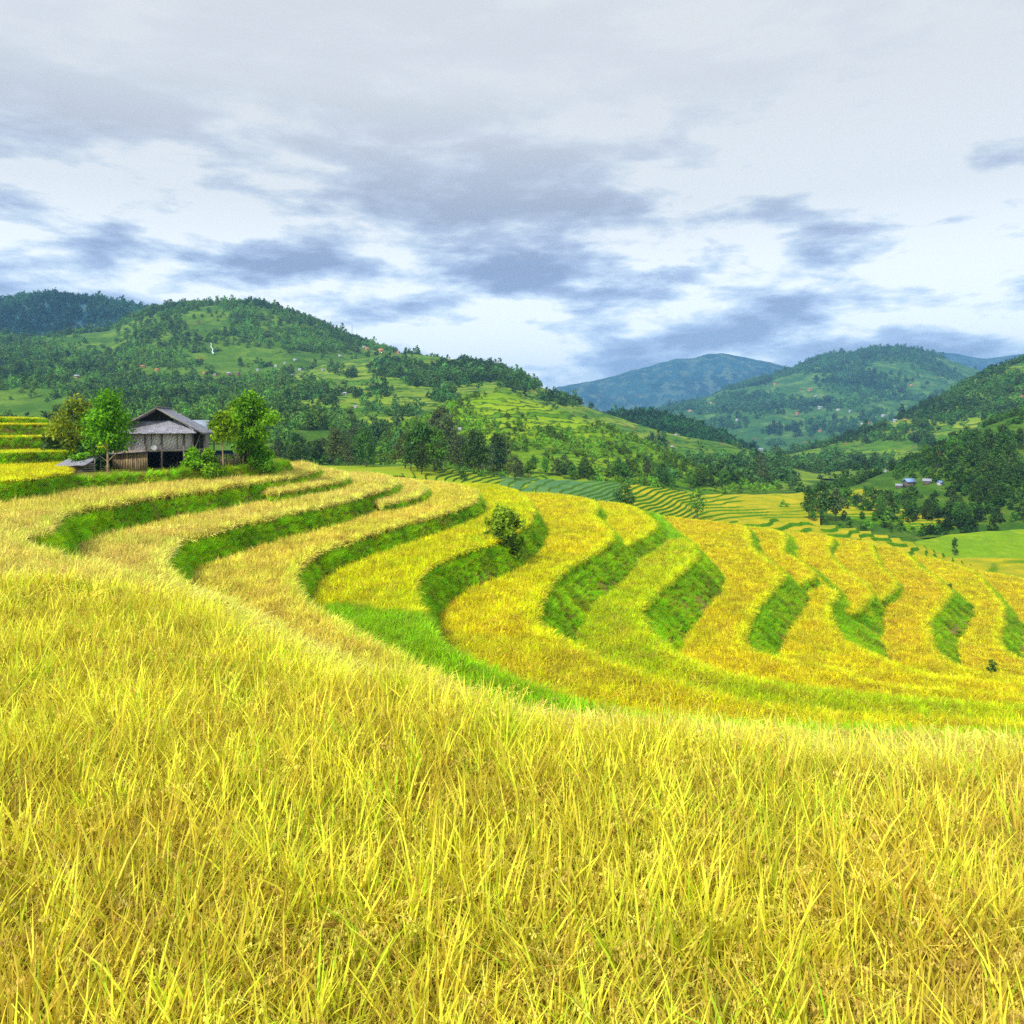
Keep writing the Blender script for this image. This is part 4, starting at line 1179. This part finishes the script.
M['weave'] = weave_mat()
def plain_mat(name, col, rough=0.6, var=0.2, scale=6, spec=0.3):
    m, nt = new_mat(name)
    tcn = nt.nodes.new('ShaderNodeTexCoord'); n = noise_n(nt, scale, 4, 0.6, tcn.outputs['Object'])
    c = ramp(nt, n, [(0.3, tuple(x*(1-var) for x in col)), (0.7, tuple(min(1,x*(1+var)) for x in col))])
    out_surface(nt, principled(nt, c, rough, spec=spec)); return m
M['tin'] = plain_mat('blue_grey_tin', (0.42,0.50,0.62), 0.4)
M['dish'] = plain_mat('dish_white', (0.72,0.76,0.80), 0.4, 0.06)

def with_uv(me, uvs):
    l = me.uv_layers.new(name='UVMap'); l.data.foreach_set('uv', np.asarray(uvs, np.float32).ravel())

def roof_panel(name, corners, th, mat, parent, nx=26, ny=10, sag=0.06, seed=0, ragged=0.05):
    """a shingled plane with an uneven surface and a ragged lower edge; corners: eave left, eave right, ridge right, ridge left"""
    a, b, c, d = [np.array(x, float) for x in corners]
    nrm = np.cross(b-a, d-a); nrm /= np.linalg.norm(nrm)
    if nrm[2] < 0: nrm = -nrm
    S, T_ = np.meshgrid(np.linspace(0,1,nx+1), np.linspace(0,1,ny+1))
    p = (a*(1-S)[...,None]+b*S[...,None])*(1-T_)[...,None] + (d*(1-S)[...,None]+c*S[...,None])*T_[...,None]
    rg = np.random.default_rng(seed)
    p += nrm*(-sag*np.sin(math.pi*S)*np.sin(math.pi*T_) + 0.018*rg.normal(size=S.shape))[...,None]
    dn = (a-d)/np.linalg.norm(a-d)
    p[0] += dn*(ragged*rg.random(nx+1))[:,None]
    top = p.reshape(-1,3); bot = (p-nrm*th).reshape(-1,3); n = len(top); V = np.vstack([top, bot])
    idx = np.arange(n).reshape(ny+1, nx+1)
    q = []; uv = []
    lu, lv = np.linalg.norm(b-a), np.linalg.norm(d-a)
    def U(i): r, k = divmod(i % n, nx+1); return (k/nx*lu, r/ny*lv)
    for i in range(ny):
        for j in range(nx):
            f = [idx[i,j], idx[i,j+1], idx[i+1,j+1], idx[i+1,j]]
            q.append(f); q.append([x+n for x in f[::-1]])
    rim = [idx[0,j] for j in range(nx+1)] + [idx[i,nx] for i in range(1,ny+1)] + [idx[ny,j] for j in range(nx-1,-1,-1)] + [idx[i,0] for i in range(ny-1,0,-1)]
    for i in range(len(rim)):
        x, y = rim[i], rim[(i+1)%len(rim)]; q.append([x, x+n, y+n, y])
    me = mesh_np(name, V, q, None, [mat])
    with_uv(me, [U(i) for f in q for i in f])
    return obj(name, me, parent)

def wall_panel(name, p0, p1, z0, z1, th, mat, parent):
    """a wall from p0 to p1 (plan points) with uv in metres"""
    a = np.array(p0, float); b = np.array(p1, float); d = b-a; L = np.linalg.norm(d); d /= L; n = np.array([d[1], -d[0]])
    f0, f1, b0, b1 = a, b, a-n*th, b-n*th
    V = [(*f0,z0),(*f1,z0),(*f1,z1),(*f0,z1),(*b0,z0),(*b1,z0),(*b1,z1),(*b0,z1)]
    q = [[0,1,2,3],[5,4,7,6],[4,0,3,7],[1,5,6,2],[3,2,6,7],[4,5,1,0]]
    me = mesh_np(name, V, q, None, [mat])
    h = z1-z0
    with_uv(me, [(0,0),(L,0),(L,h),(0,h)]*2 + [(0,0),(th,0),(th,h),(0,h)]*2 + [(0,0),(L,0),(L,th),(0,th)]*2)
    return obj(name, me, parent)

HX, HY, HZg = -33.9, 77.0, -4.2
HYAW = R(12)
hut = empty('stilt_house', (HX, HY, HZg), HYAW, 'weathered grey wooden stilt house with shingled roof and woven bamboo walls', 'house')
# local axes: x along the front to the right, y to the back; front wall on y = 0
w2 = 3.2; dep = 6.5; z1, z2 = 1.75, 3.55
wl = wall_panel('woven_wall', (-w2,0), (w2,0), z1+0.1, z2+0.15, 0.1, M['weave'], hut)
wall_panel('woven_wall', (w2,0.06), (w2,dep), z1+0.1, z2+0.15, 0.1, M['dark_in'], hut)  # shade under the right eave is put into this near-black wall colour
wall_panel('woven_wall', (-w2,dep), (-w2,0.06), z1+0.1, z2+0.15, 0.1, M['weave'], hut)
wall_panel('woven_wall', (w2-0.1,dep), (-w2+0.1,dep), z1+0.1, z2+0.15, 0.1, M['weave'], hut)
f = MB()
f.box((0,dep/2,z1), (2*w2+0.3,dep+0.3,0.16)); f.build('floor_deck', M['post'], hut)
f = MB(); f.box((0.3,-0.12,z1-0.02), (2*w2+1.3,0.16,0.2), Matrix.Rotation(R(-1.2),3,'Y')); f.build('floor_beam', M['post'], hut)
for i, (x, y) in enumerate(((-w2,0),(-1.15,0),(0.35,0),(2.35,0.02),(w2,0),(-w2,dep),(0,dep),(w2,dep),(w2,dep/2),(-w2,dep/2))):
    p = MB(); p.tube([(x,y-0.13,-0.5),(x+random.uniform(-.06,.06),y-0.13,1.0),(x+random.uniform(-.05,.05),y-0.13,z2+0.1)], [0.11,0.10,0.09], 8); p.build('post', M['post'], hut)
for x in (-2.35, -0.55, 1.75):
    p = MB(); p.tube([(x,-0.12,z1),(x,-0.12,z2)], 0.045, 6); p.build('wall_stud', M['post'], hut)
p = MB(); p.tube([(w2-0.05,-0.2,z1-0.5),(w2+0.75,-0.2,z2+0.05)], 0.06, 6); p.build('brace', M['post'], hut)
p = MB(); p.tube([(w2+0.9,0.2,-0.3),(w2+0.95,0.25,z2)], 0.07, 6); p.build('post', M['post'], hut)
p = MB(); p.tube([(w2+1.0,dep-0.5,-0.3),(w2+1.0,dep-0.5,z2)], 0.07, 6); p.build('post', M['post'], hut)
# roof: half-hipped, ridge running to the back
rz, ez, ov, fo = 5.85, 3.35, 1.15, 1.0
ey0, ey1 = -fo, dep+0.8
roof = roof_panel('roof', ((w2+ov,ey0+0.1,ez),(w2+ov,ey1,ez),(0,ey1-1.2,rz),(0,-0.75,rz)), 0.09, M['roof'], hut, 30, 14, 0.12, 1)
roof_panel('roof_slope', ((-w2-ov,ey1,ez),(-w2-ov,ey0+0.1,ez),(0,-0.75,rz),(0,ey1-1.2,rz)), 0.09, M['roof'], roof, 30, 14, 0.12, 2)
roof_panel('roof_hip', ((-w2-ov+0.25,ey0-0.15,ez+0.03),(w2+0.55,ey0-0.15,ez+0.1),(1.75,0.12,z2+1.12),(-1.75,0.12,z2+1.05)), 0.08, M['roof'], roof, 26, 8, 0.08, 3, 0.09)
gb = MB(); n0 = [(-2.6,0.3,z2+0.2),(2.6,0.3,z2+0.2),(0,0.3,rz-0.12)]
gb.v += n0; gb.t.append([0,1,2]); gb.mt.append(0)
gb.v += [(x,y+0.06,z) for x,y,z in n0]; gb.t.append([5,4,3]); gb.mt.append(0); gb.build('gable', M['dark_in'], hut)  # near-black sheet painted in for the shade of the gable opening
bb = MB()
for s in (-1,1):
    bb.tube([(s*(w2+ov-0.05),ey0+0.05,ez-0.06),(0,-0.82,rz-0.05)], 0.07, 6)
bb.build('barge_pole', M['post'], roof)
rp = MB(); rp.tube([(0,-0.9,rz+0.03),(0,ey1-1.1,rz+0.03)], 0.1, 8); rp.build('ridge_cap', M['roof'], roof)
# under the floor: board stall on the left, near-black panels painted as shade behind
bd = MB(); k = 0
xb = -w2-0.75
while xb < -0.95:
    wv = random.uniform(0.14,0.24); bd.box((xb+wv/2, -0.42+random.uniform(-.02,.02), 0.72+random.uniform(-.04,.05)), (wv-0.012,0.03,2.0+random.uniform(-.05,.08)), Matrix.Rotation(R(random.uniform(-2.5,2.5)),3,'Y')); xb += wv
bd.build('board_wall', M['board'], hut)
bd = MB(); yb = -0.4
while yb < 3.4:
    wv = random.uniform(0.14,0.24); bd.box((-w2-0.78, yb+wv/2, 0.7), (0.03,wv-0.012,1.9)); yb += wv
bd.build('board_wall', M['board'], hut)
roof_panel('stall_roof', ((-w2-1.3,-0.85,z1-0.28),(-0.9,-0.85,z1-0.05),(-0.9,-0.1,z1+0.02),(-w2-1.3,-0.1,z1-0.14)), 0.06, M['roof'], hut, 16, 4, 0.03, 8)
st = MB(); st.box((0,3.2,0.6), (2*w2-0.4,0.1,2.1)); st.box((w2-0.4,4.4,0.6), (0.1,2.4,2.1)); st.build('shade_panel', M['dark_in'], hut)  # added near-black panels give the open underfloor its shade by colour
lg = MB()
for k in range(7): lg.tube([(0.6+0.28*k+random.uniform(-.1,.1),1.3,-0.2),(1.0+0.2*k,1.2+random.uniform(-.3,.3),0.5+random.uniform(-.1,.35))], 0.035, 5)
fw = lg.build('firewood', M['post'], None, None); fw.location = (HX,HY,HZg); fw.rotation_euler = (0,0,HYAW)
props(fw, 'loose grey firewood leaning in the dark space under the stilt house', 'firewood')
dm = MB(); seg = 18
for i in range(5):
    for j in range(seg):
        rr = 0.27*i/4; t = 2*math.pi*j/seg; dm.v.append((rr*math.cos(t), -0.28+0.16*(i/4)**2*0-0.10*(1-(i/4)**2)*-1, rr*math.sin(t)))
for i in range(4):
    for j in range(seg): dm.q.append([i*seg+j, i*seg+(j+1)%seg, (i+1)*seg+(j+1)%seg, (i+1)*seg+j]); dm.mq.append(0)
dm.tube([(0,-0.16,0),(0,0.28,-0.1)], 0.03, 6); dm.tube([(0,-0.16,-0.25),(0,-0.40,-0.02)], 0.012, 5)
dsh = dm.build('satellite_dish', M['dish'], None, None, True)
dl = Matrix.Rotation(HYAW,3,'Z') @ Vector((-0.25,-0.30,z1+0.32)); dsh.location = (HX+dl.x, HY+dl.y, HZg+dl.z); dsh.rotation_euler = (0,0,HYAW)
props(dsh, 'pale round satellite dish on the front wall of the stilt house', 'satellite dish')
# outbuilding with a tin roof behind the house
ob = empty('outbuilding', (-34.9, 88.5, HZg), HYAW, 'small outbuilding with blue-grey tin roof half hidden behind the stilt house', 'shed')
f = MB(); f.box((0,0,1.6), (2.4,3.2,3.2)); f.build('wall', M['post'], ob)
rf = MB(); rf.slab([(-1.5,-2.0,3.25),(1.5,-2.0,3.25),(1.5,0.1,4.75),(-1.5,0.1,4.75)], 0.06); rf.slab([(1.5,2.2,3.25),(-1.5,2.2,3.25),(-1.5,0.14,4.74),(1.5,0.14,4.74)], 0.06); rf.build('roof', M['tin'], ob)

# low lean-to with a mossy roof left of the house
sx, sy = W(83,470,71)[0], 71.0
shed = empty('lean_to', (sx-0.5, sy, -4.2), R(14), 'low collapsed lean-to with plants growing over its roof', 'shed')
shed.scale = (0.78, 0.78, 0.95)
roof_panel('roof', ((-2.1,-1.1,0.65),(1.2,-1.35,0.75),(2.4,1.2,1.75),(-0.6,1.4,1.6)), 0.08, M['roof'], shed, 14, 8, 0.1, 21)
f = MB()
for z in (0.1,0.32,0.54,0.72): f.tube([(-0.6,-0.9,z),(2.0,-0.6,z+0.1)], 0.07, 6)
f.build('log_wall', M['post'], shed)
for x, y, h in ((1.9,-0.4,1.3),(-1.6,-0.8,0.7),(2.2,0.9,1.6)):
    p = MB(); p.tube([(x,y,-0.4),(x,y,h)], 0.06, 6); p.build('post', M['post'], shed)
rg = np.random.default_rng(91)
cm = crown_mesh('creeper', rg, [((-0.6+0.5*i, 0.3+0.2*(i%3), 1.35+0.16*i), (0.7,0.6,0.25), rg.uniform(.3,.9)) for i in range(5)], 700, 0.14, FOL['yard'])
cr = obj('creeper', cm, None, (sx, sy, -4.25)); cr.rotation_euler = (0,0,R(14)); props(cr, 'leafy creeper spread over the roof of the low lean-to', 'plant')

# woven fence to the right of the house
fx0, fx1 = Vector(W(196,464,79)), Vector(W(248,462,85))
fn = empty('woven_fence', (fx0.x, fx0.y, -4.2), math.atan2(fx1.y-fx0.y, fx1.x-fx0.x), 'low grey woven fence running right from the stilt house', 'fence')
FL = math.hypot(fx1.x-fx0.x, fx1.y-fx0.y)
for k in range(8):
    p = MB(); x = FL*k/7; p.tube([(x,0,-0.3),(x+random.uniform(-.05,.05),0,1.25+random.uniform(-.1,.15))], 0.045, 6); p.build('post', M['post'], fn)
wv = MB()
for k in range(10):
    z = 0.12+0.105*k
    wv.tube([(FL*i/28, (0.05 if (i+k)%2 else -0.05), z+random.uniform(-.025,.025)) for i in range(29)], 0.04, 5)
wv.build('wattle', M['post'], fn)

# yard trees
def special_tree(key, H, base, width, nlobe, nleaf, leaf, fol, rad, u, v, Y, name, label, seed, bark='bark', trunks=1, top=0.4, flat=0.8, cat='tree', z=None, spread=0.8, oy=0):
    tree_kind(key, H, base, width, nlobe, nleaf, leaf, fol, rad, top, flat, bark, trunks, seed, spread)
    p = W(u, v, Y)
    return place_tree(key, (p[0], p[1], p[2] if z is None else z), 1.0, seed*0.7, name, label, cat)
special_tree('y1', 7.4, 2.1, 5.4, 22, 4200, 0.16, 'yard', 0.11, 108, 473, 71.5, 'broadleaf_tree', 'loose yellow-green tree with a bare pale trunk left of the stilt house', 11, 'bark_pale', 1, z=-4.4)
special_tree('y2', 7.0, 1.8, 5.0, 18, 3200, 0.17, 'yard_olive', 0.11, 78, 468, 76, 'broadleaf_tree', 'leafy yellow-green tree above the low lean-to', 12, 'bark', 1, z=-4.3)
special_tree('y3', 7.8, 1.6, 4.6, 22, 5000, 0.17, 'yard', 0.13, 252, 464, 80, 'broadleaf_tree', 'tall bright green tree at the right end of the woven fence', 13, 'bark', 3, z=-4.3)
special_tree('y3b', 7.0, 2.6, 3.6, 14, 3200, 0.17, 'yard', 0.10, 237, 464, 83, 'broadleaf_tree', 'bright green tree with thin dark trunks behind the woven fence', 17, 'bark', 2, z=-4.3)
special_tree('y4', 5.6, 2.7, 2.9, 10, 1700, 0.16, 'yard', 0.075, 223, 468, 76, 'broadleaf_tree', 'young pale-leaved tree on a thin tan trunk beside the house corner', 14, 'bark_pale', 1, z=-4.3)
special_tree('b1', 2.6, 0.1, 3.6, 12, 2400, 0.15, 'yard_dark', 0.06, 90, 462, 74, 'shrub', 'dark dense shrub under the tree left of the stilt house', 15, cat='shrub', z=-4.3)
special_tree('b1b', 2.8, 0.1, 3.0, 12, 1800, 0.15, 'yard_dark', 0.06, 117, 462, 77, 'shrub', 'dark shrub between the pale trunk and the board wall', 25, cat='shrub', z=-4.3)
special_tree('b2', 2.1, 0.1, 2.4, 10, 1500, 0.13, 'yard', 0.05, 192, 468, 74.5, 'shrub', 'bright bush in front of the dark opening of the house', 16, cat='shrub', z=-4.3)
special_tree('b3', 2.2, 0.1, 1.9, 10, 1300, 0.13, 'yard', 0.05, 208, 469, 75.5, 'shrub', 'bright bush against the house end of the woven fence', 18, cat='shrub', z=-4.3)
special_tree('b4', 2.6, 0.0, 3.2, 12, 2200, 0.14, 'yard', 0.05, 262, 468, 80, 'shrub', 'rounded bright bush at the tip of the yard under the tall tree', 19, cat='shrub', z=-4.6)
special_tree('b5', 2.4, 0.0, 2.6, 10, 1500, 0.15, 'yard_dark', 0.05, 247, 462, 84, 'shrub', 'dark shrub at the foot of the tall bright tree', 20, cat='shrub', z=-4.3)
special_tree('b6', 1.3, 0.0, 2.6, 9, 1200, 0.13, 'yard', 0.04, 214, 475, 73.5, 'shrub', 'low bush spilling over the bank below the woven fence', 21, cat='shrub', z=-4.9)
special_tree('b7', 3.4, 0.1, 5.5, 12, 2400, 0.2, 'yard_dark', 0.06, 62, 455, 82, 'shrub', 'dark bank of shrubs behind the leafy tree at left', 22, cat='shrub', z=-4.2)
# shrub on the bank in the middle
rg = np.random.default_rng(230)
lb = []
for i in range(26):
    t = i/25; z = 0.4+3.9*t**0.9
    w = 1.9*(0.75+0.5*math.sin(math.pi*min(1,t*1.25)))*(1 if t < 0.6 else 1-0.55*(t-0.6)/0.4)
    a_ = i*2.4+rg.uniform(-.6,.6); rr = w*rg.uniform(0.15,0.85)
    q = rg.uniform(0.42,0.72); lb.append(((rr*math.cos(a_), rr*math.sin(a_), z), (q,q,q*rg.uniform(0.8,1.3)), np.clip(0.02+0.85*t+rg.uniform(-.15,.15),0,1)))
for i in range(9):
    a_ = rg.uniform(0,6.28); rr = rg.uniform(0.2,1.7); z = rg.uniform(3.6,5.0)-0.35*rr
    lb.append(((rr*math.cos(a_), rr*math.sin(a_), z), (0.16,0.16,0.55), 0.95))
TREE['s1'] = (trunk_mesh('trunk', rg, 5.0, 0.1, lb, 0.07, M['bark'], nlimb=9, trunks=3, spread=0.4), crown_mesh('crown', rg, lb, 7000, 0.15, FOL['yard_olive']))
p = W(505, 560, 74)
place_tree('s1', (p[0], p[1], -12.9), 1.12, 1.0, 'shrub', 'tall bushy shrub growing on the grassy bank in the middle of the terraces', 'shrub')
special_tree('s2', 2.0, 0.4, 1.1, 9, 420, 0.10, 'mid', 0.05, 992, 671, 84, 'sapling', 'small dark sapling standing alone in the golden rice at lower right', 24, cat='sapling', z=-26.4)
special_tree('s3', 1.3, 0.1, 1.1, 6, 300, 0.12, 'mid', 0.05, 950, 586, 128, 'sapling', 'tiny dark bush on the edge of the terrace above the rightmost banks', 26, cat='shrub', z=-26.5)

# ------------------------------------------------------------------ houses in the distance
def house_mats(n, c): return plain_mat(n, c, 0.7, 0.15, 0.8)
HM = {k: house_mats('house_'+k, c) for k, c in dict(white=(0.48,0.50,0.54), grey=(0.33,0.37,0.44), tan=(0.50,0.33,0.17), red=(0.45,0.16,0.09), orange=(0.62,0.26,0.08), blue=(0.22,0.36,0.62), dark=(0.14,0.11,0.10)).items()}
def house(u, v, size, wall, roof, label, ymin=300, rz=0.0, wide=1.5):
    p = hit(u, v, ymin)
    if p is None: print('no hill', u, v); return
    s = 0.52*size*p.y/F      # size given as the width it has in the photograph, turned into metres
    e = empty('house', (p.x, p.y, p.z), rz, label, 'house')
    a, b, h = s, s/wide, s*0.42
    m = MB(); m.box((0,0,h/2-0.1*s), (a*0.9,b*0.85,h+0.2*s)); m.build('wall', HM[wall], e)
    m = MB(); t = s*0.03
    m.slab([(-a*.55,-b*.6,h*0.92),(a*.55,-b*.6,h*0.92),(a*.55,0,h*1.7),(-a*.55,0,h*1.7)], t)
    m.slab([(a*.55,b*.6,h*0.92),(-a*.55,b*.6,h*0.92),(-a*.55,0.01,h*1.7),(a*.55,0.01,h*1.7)], t); m.build('roof', HM[roof], e)
    m = MB(); m.box((a*0.12,-b*0.425-0.02*s,h*0.35), (a*0.16,0.04*s,h*0.7)); m.build('door', HM['dark'], e)
    return e
for i, h in enumerate(HS): house(*h[:6], ymin=h[6], rz=random.uniform(-0.6,0.6))

# lattice mast on the ridge
p = hit(352, 338, 400)
if p is not None:
    mast = empty('radio_mast', (p.x, p.y, p.z-1), 0, 'thin grey lattice mast on the ridge of the rounded hill', 'mast')
    m = MB(); Hm = 17
    for a in range(3):
        t = a*2.094; m.tube([(1.2*math.cos(t),1.2*math.sin(t),0),(0.25*math.cos(t),0.25*math.sin(t),Hm)], [0.16,0.12], 4)
    m.build('leg_frame', HM['grey'], mast)
    m = MB()
    for k in range(9):
        z = k*Hm/9; r1 = 1.2-0.95*z/Hm; r2 = 1.2-0.95*(z+Hm/9)/Hm
        for a in range(3):
            t, t2 = a*2.094, (a+1)*2.094
            m.tube([(r1*math.cos(t),r1*math.sin(t),z),(r2*math.cos(t2),r2*math.sin(t2),z+Hm/9)], 0.08, 4)
    m.build('bracing', HM['grey'], mast)

# thin waterfall on the rounded hill
p0, p1 = hit(211, 344, 500), hit(214, 355, 500)
if p0 is not None and p1 is not None:
    m = MB(); k = 10
    pts = []
    for i in range(k+1):
        q = hit(211+3.0*i/k+0.6*math.sin(i*1.3), 344+11.0*i/k, 500); pts.append((q.x, q.y-1.5, q.z+1.2))
    m.tube(pts, [0.3+0.5*(i/k)**2 for i in range(k+1)], 6)
    props(m.build('waterfall', plain_mat('falling_water', (0.75,0.82,0.88), 0.3, 0.1)), 'thin white waterfall on the wooded flank of the rounded hill', 'waterfall', None, 'structure')

# ------------------------------------------------------------------ the air
hb = MB(); hb.box((0, 2650, 135), (12000, 6700, 610))
hm = bpy.data.materials.new('haze'); hm.use_nodes = True; nt = hm.node_tree; nt.nodes.clear()
pv = nt.nodes.new('ShaderNodeVolumePrincipled'); pv.inputs['Color'].default_value = (0.25,0.57,1.0,1); pv.inputs['Density'].default_value = 1.75e-4
pv.inputs['Anisotropy'].default_value = 0.0
mo = nt.nodes.new('ShaderNodeOutputMaterial'); nt.links.new(pv.outputs[0], mo.inputs['Volume'])
props(hb.build('haze', hm), 'thin bluish haze filling the valley', 'haze', None, 'stuff')


# ------------------------------------------------------------------ world and light
SUN_EL, SUN_AZ = R(41), R(213)     # azimuth clockwise from +Y
world = bpy.data.worlds.new('World'); scene.world = world
world.use_nodes = True
nt = world.node_tree; nt.nodes.clear()
sky = nd(nt, 'ShaderNodeTexSky', sky_type='NISHITA', sun_disc=False, sun_elevation=SUN_EL, sun_rotation=SUN_AZ)
tc = nt.nodes.new('ShaderNodeTexCoord')
sep = nt.nodes.new('ShaderNodeSeparateXYZ'); nt.links.new(tc.outputs['Generated'], sep.inputs[0])
mp = nt.nodes.new('ShaderNodeMapping'); mp.inputs['Scale'].default_value = (3.0, 3.0, 9.5); mp.inputs['Location'].default_value = (0.35, 0.2, 0.55)
nt.links.new(tc.outputs['Generated'], mp.inputs[0])
big = noise_n(nt, 0.9, 2, 0.5, mp.outputs[0], 0.2)
fine = noise_n(nt, 2.7, 12, 0.57, mp.outputs[0], 0.15)
dens = math_n(nt, 'ADD', math_n(nt, 'MULTIPLY', big, 0.5), math_n(nt, 'MULTIPLY', fine, 0.62))
ccol = ramp(nt, dens, [(0.455, (0.34,0.41,0.60)), (0.512, (0.52,0.62,0.85)), (0.552, (0.76,0.89,1.03)), (0.60, (1.18,1.22,1.22))])
zen = map_r(nt, sep.outputs[2], 0.19, 0.38, 0.0, 0.9)
ccol = mixc(nt, zen, ccol, (0.97,0.99,1.0))
bg1 = nd(nt, 'ShaderNodeBackground', i_Strength=0.10); nt.links.new(sky.outputs[0], bg1.inputs[0])
bg2 = nd(nt, 'ShaderNodeBackground', i_Strength=0.72); nt.links.new(ccol, bg2.inputs[0])
nt.links.new(map_r(nt, sep.outputs[2], 0.02, 0.26, 1.28, 0.76), bg2.inputs[1])
mx = nt.nodes.new('ShaderNodeMixShader'); mx.inputs[0].default_value = 0.92
nt.links.new(bg1.outputs[0], mx.inputs[1]); nt.links.new(bg2.outputs[0], mx.inputs[2])
wo = nt.nodes.new('ShaderNodeOutputWorld'); nt.links.new(mx.outputs[0], wo.inputs[0])

sd = bpy.data.lights.new('sun', 'SUN'); sd.energy = 3.9; sd.angle = R(6); sd.color = (1.0, 0.95, 0.86)
so = bpy.data.objects.new('sun', sd); COL.objects.link(so)
dirv = Vector((math.sin(SUN_AZ)*math.cos(SUN_EL), math.cos(SUN_AZ)*math.cos(SUN_EL), math.sin(SUN_EL)))
so.rotation_euler = dirv.to_track_quat('Z', 'Y').to_euler(); so.location = (0, 0, 60)

scene.view_settings.view_transform = 'Standard'; scene.view_settings.look = 'None'
scene.view_settings.exposure = 0.22; scene.view_settings.gamma = 1.0
c = scene.cycles
c.max_bounces = 4; c.volume_step_rate = 1.0; c.diffuse_bounces = 2; c.glossy_bounces = 1; c.transmission_bounces = 2; c.use_adaptive_sampling = True; c.adaptive_threshold = 0.02; c.transparent_max_bounces = 8; c.volume_bounces = 0
c.use_denoising = False
c.caustics_reflective = False; c.caustics_refractive = False
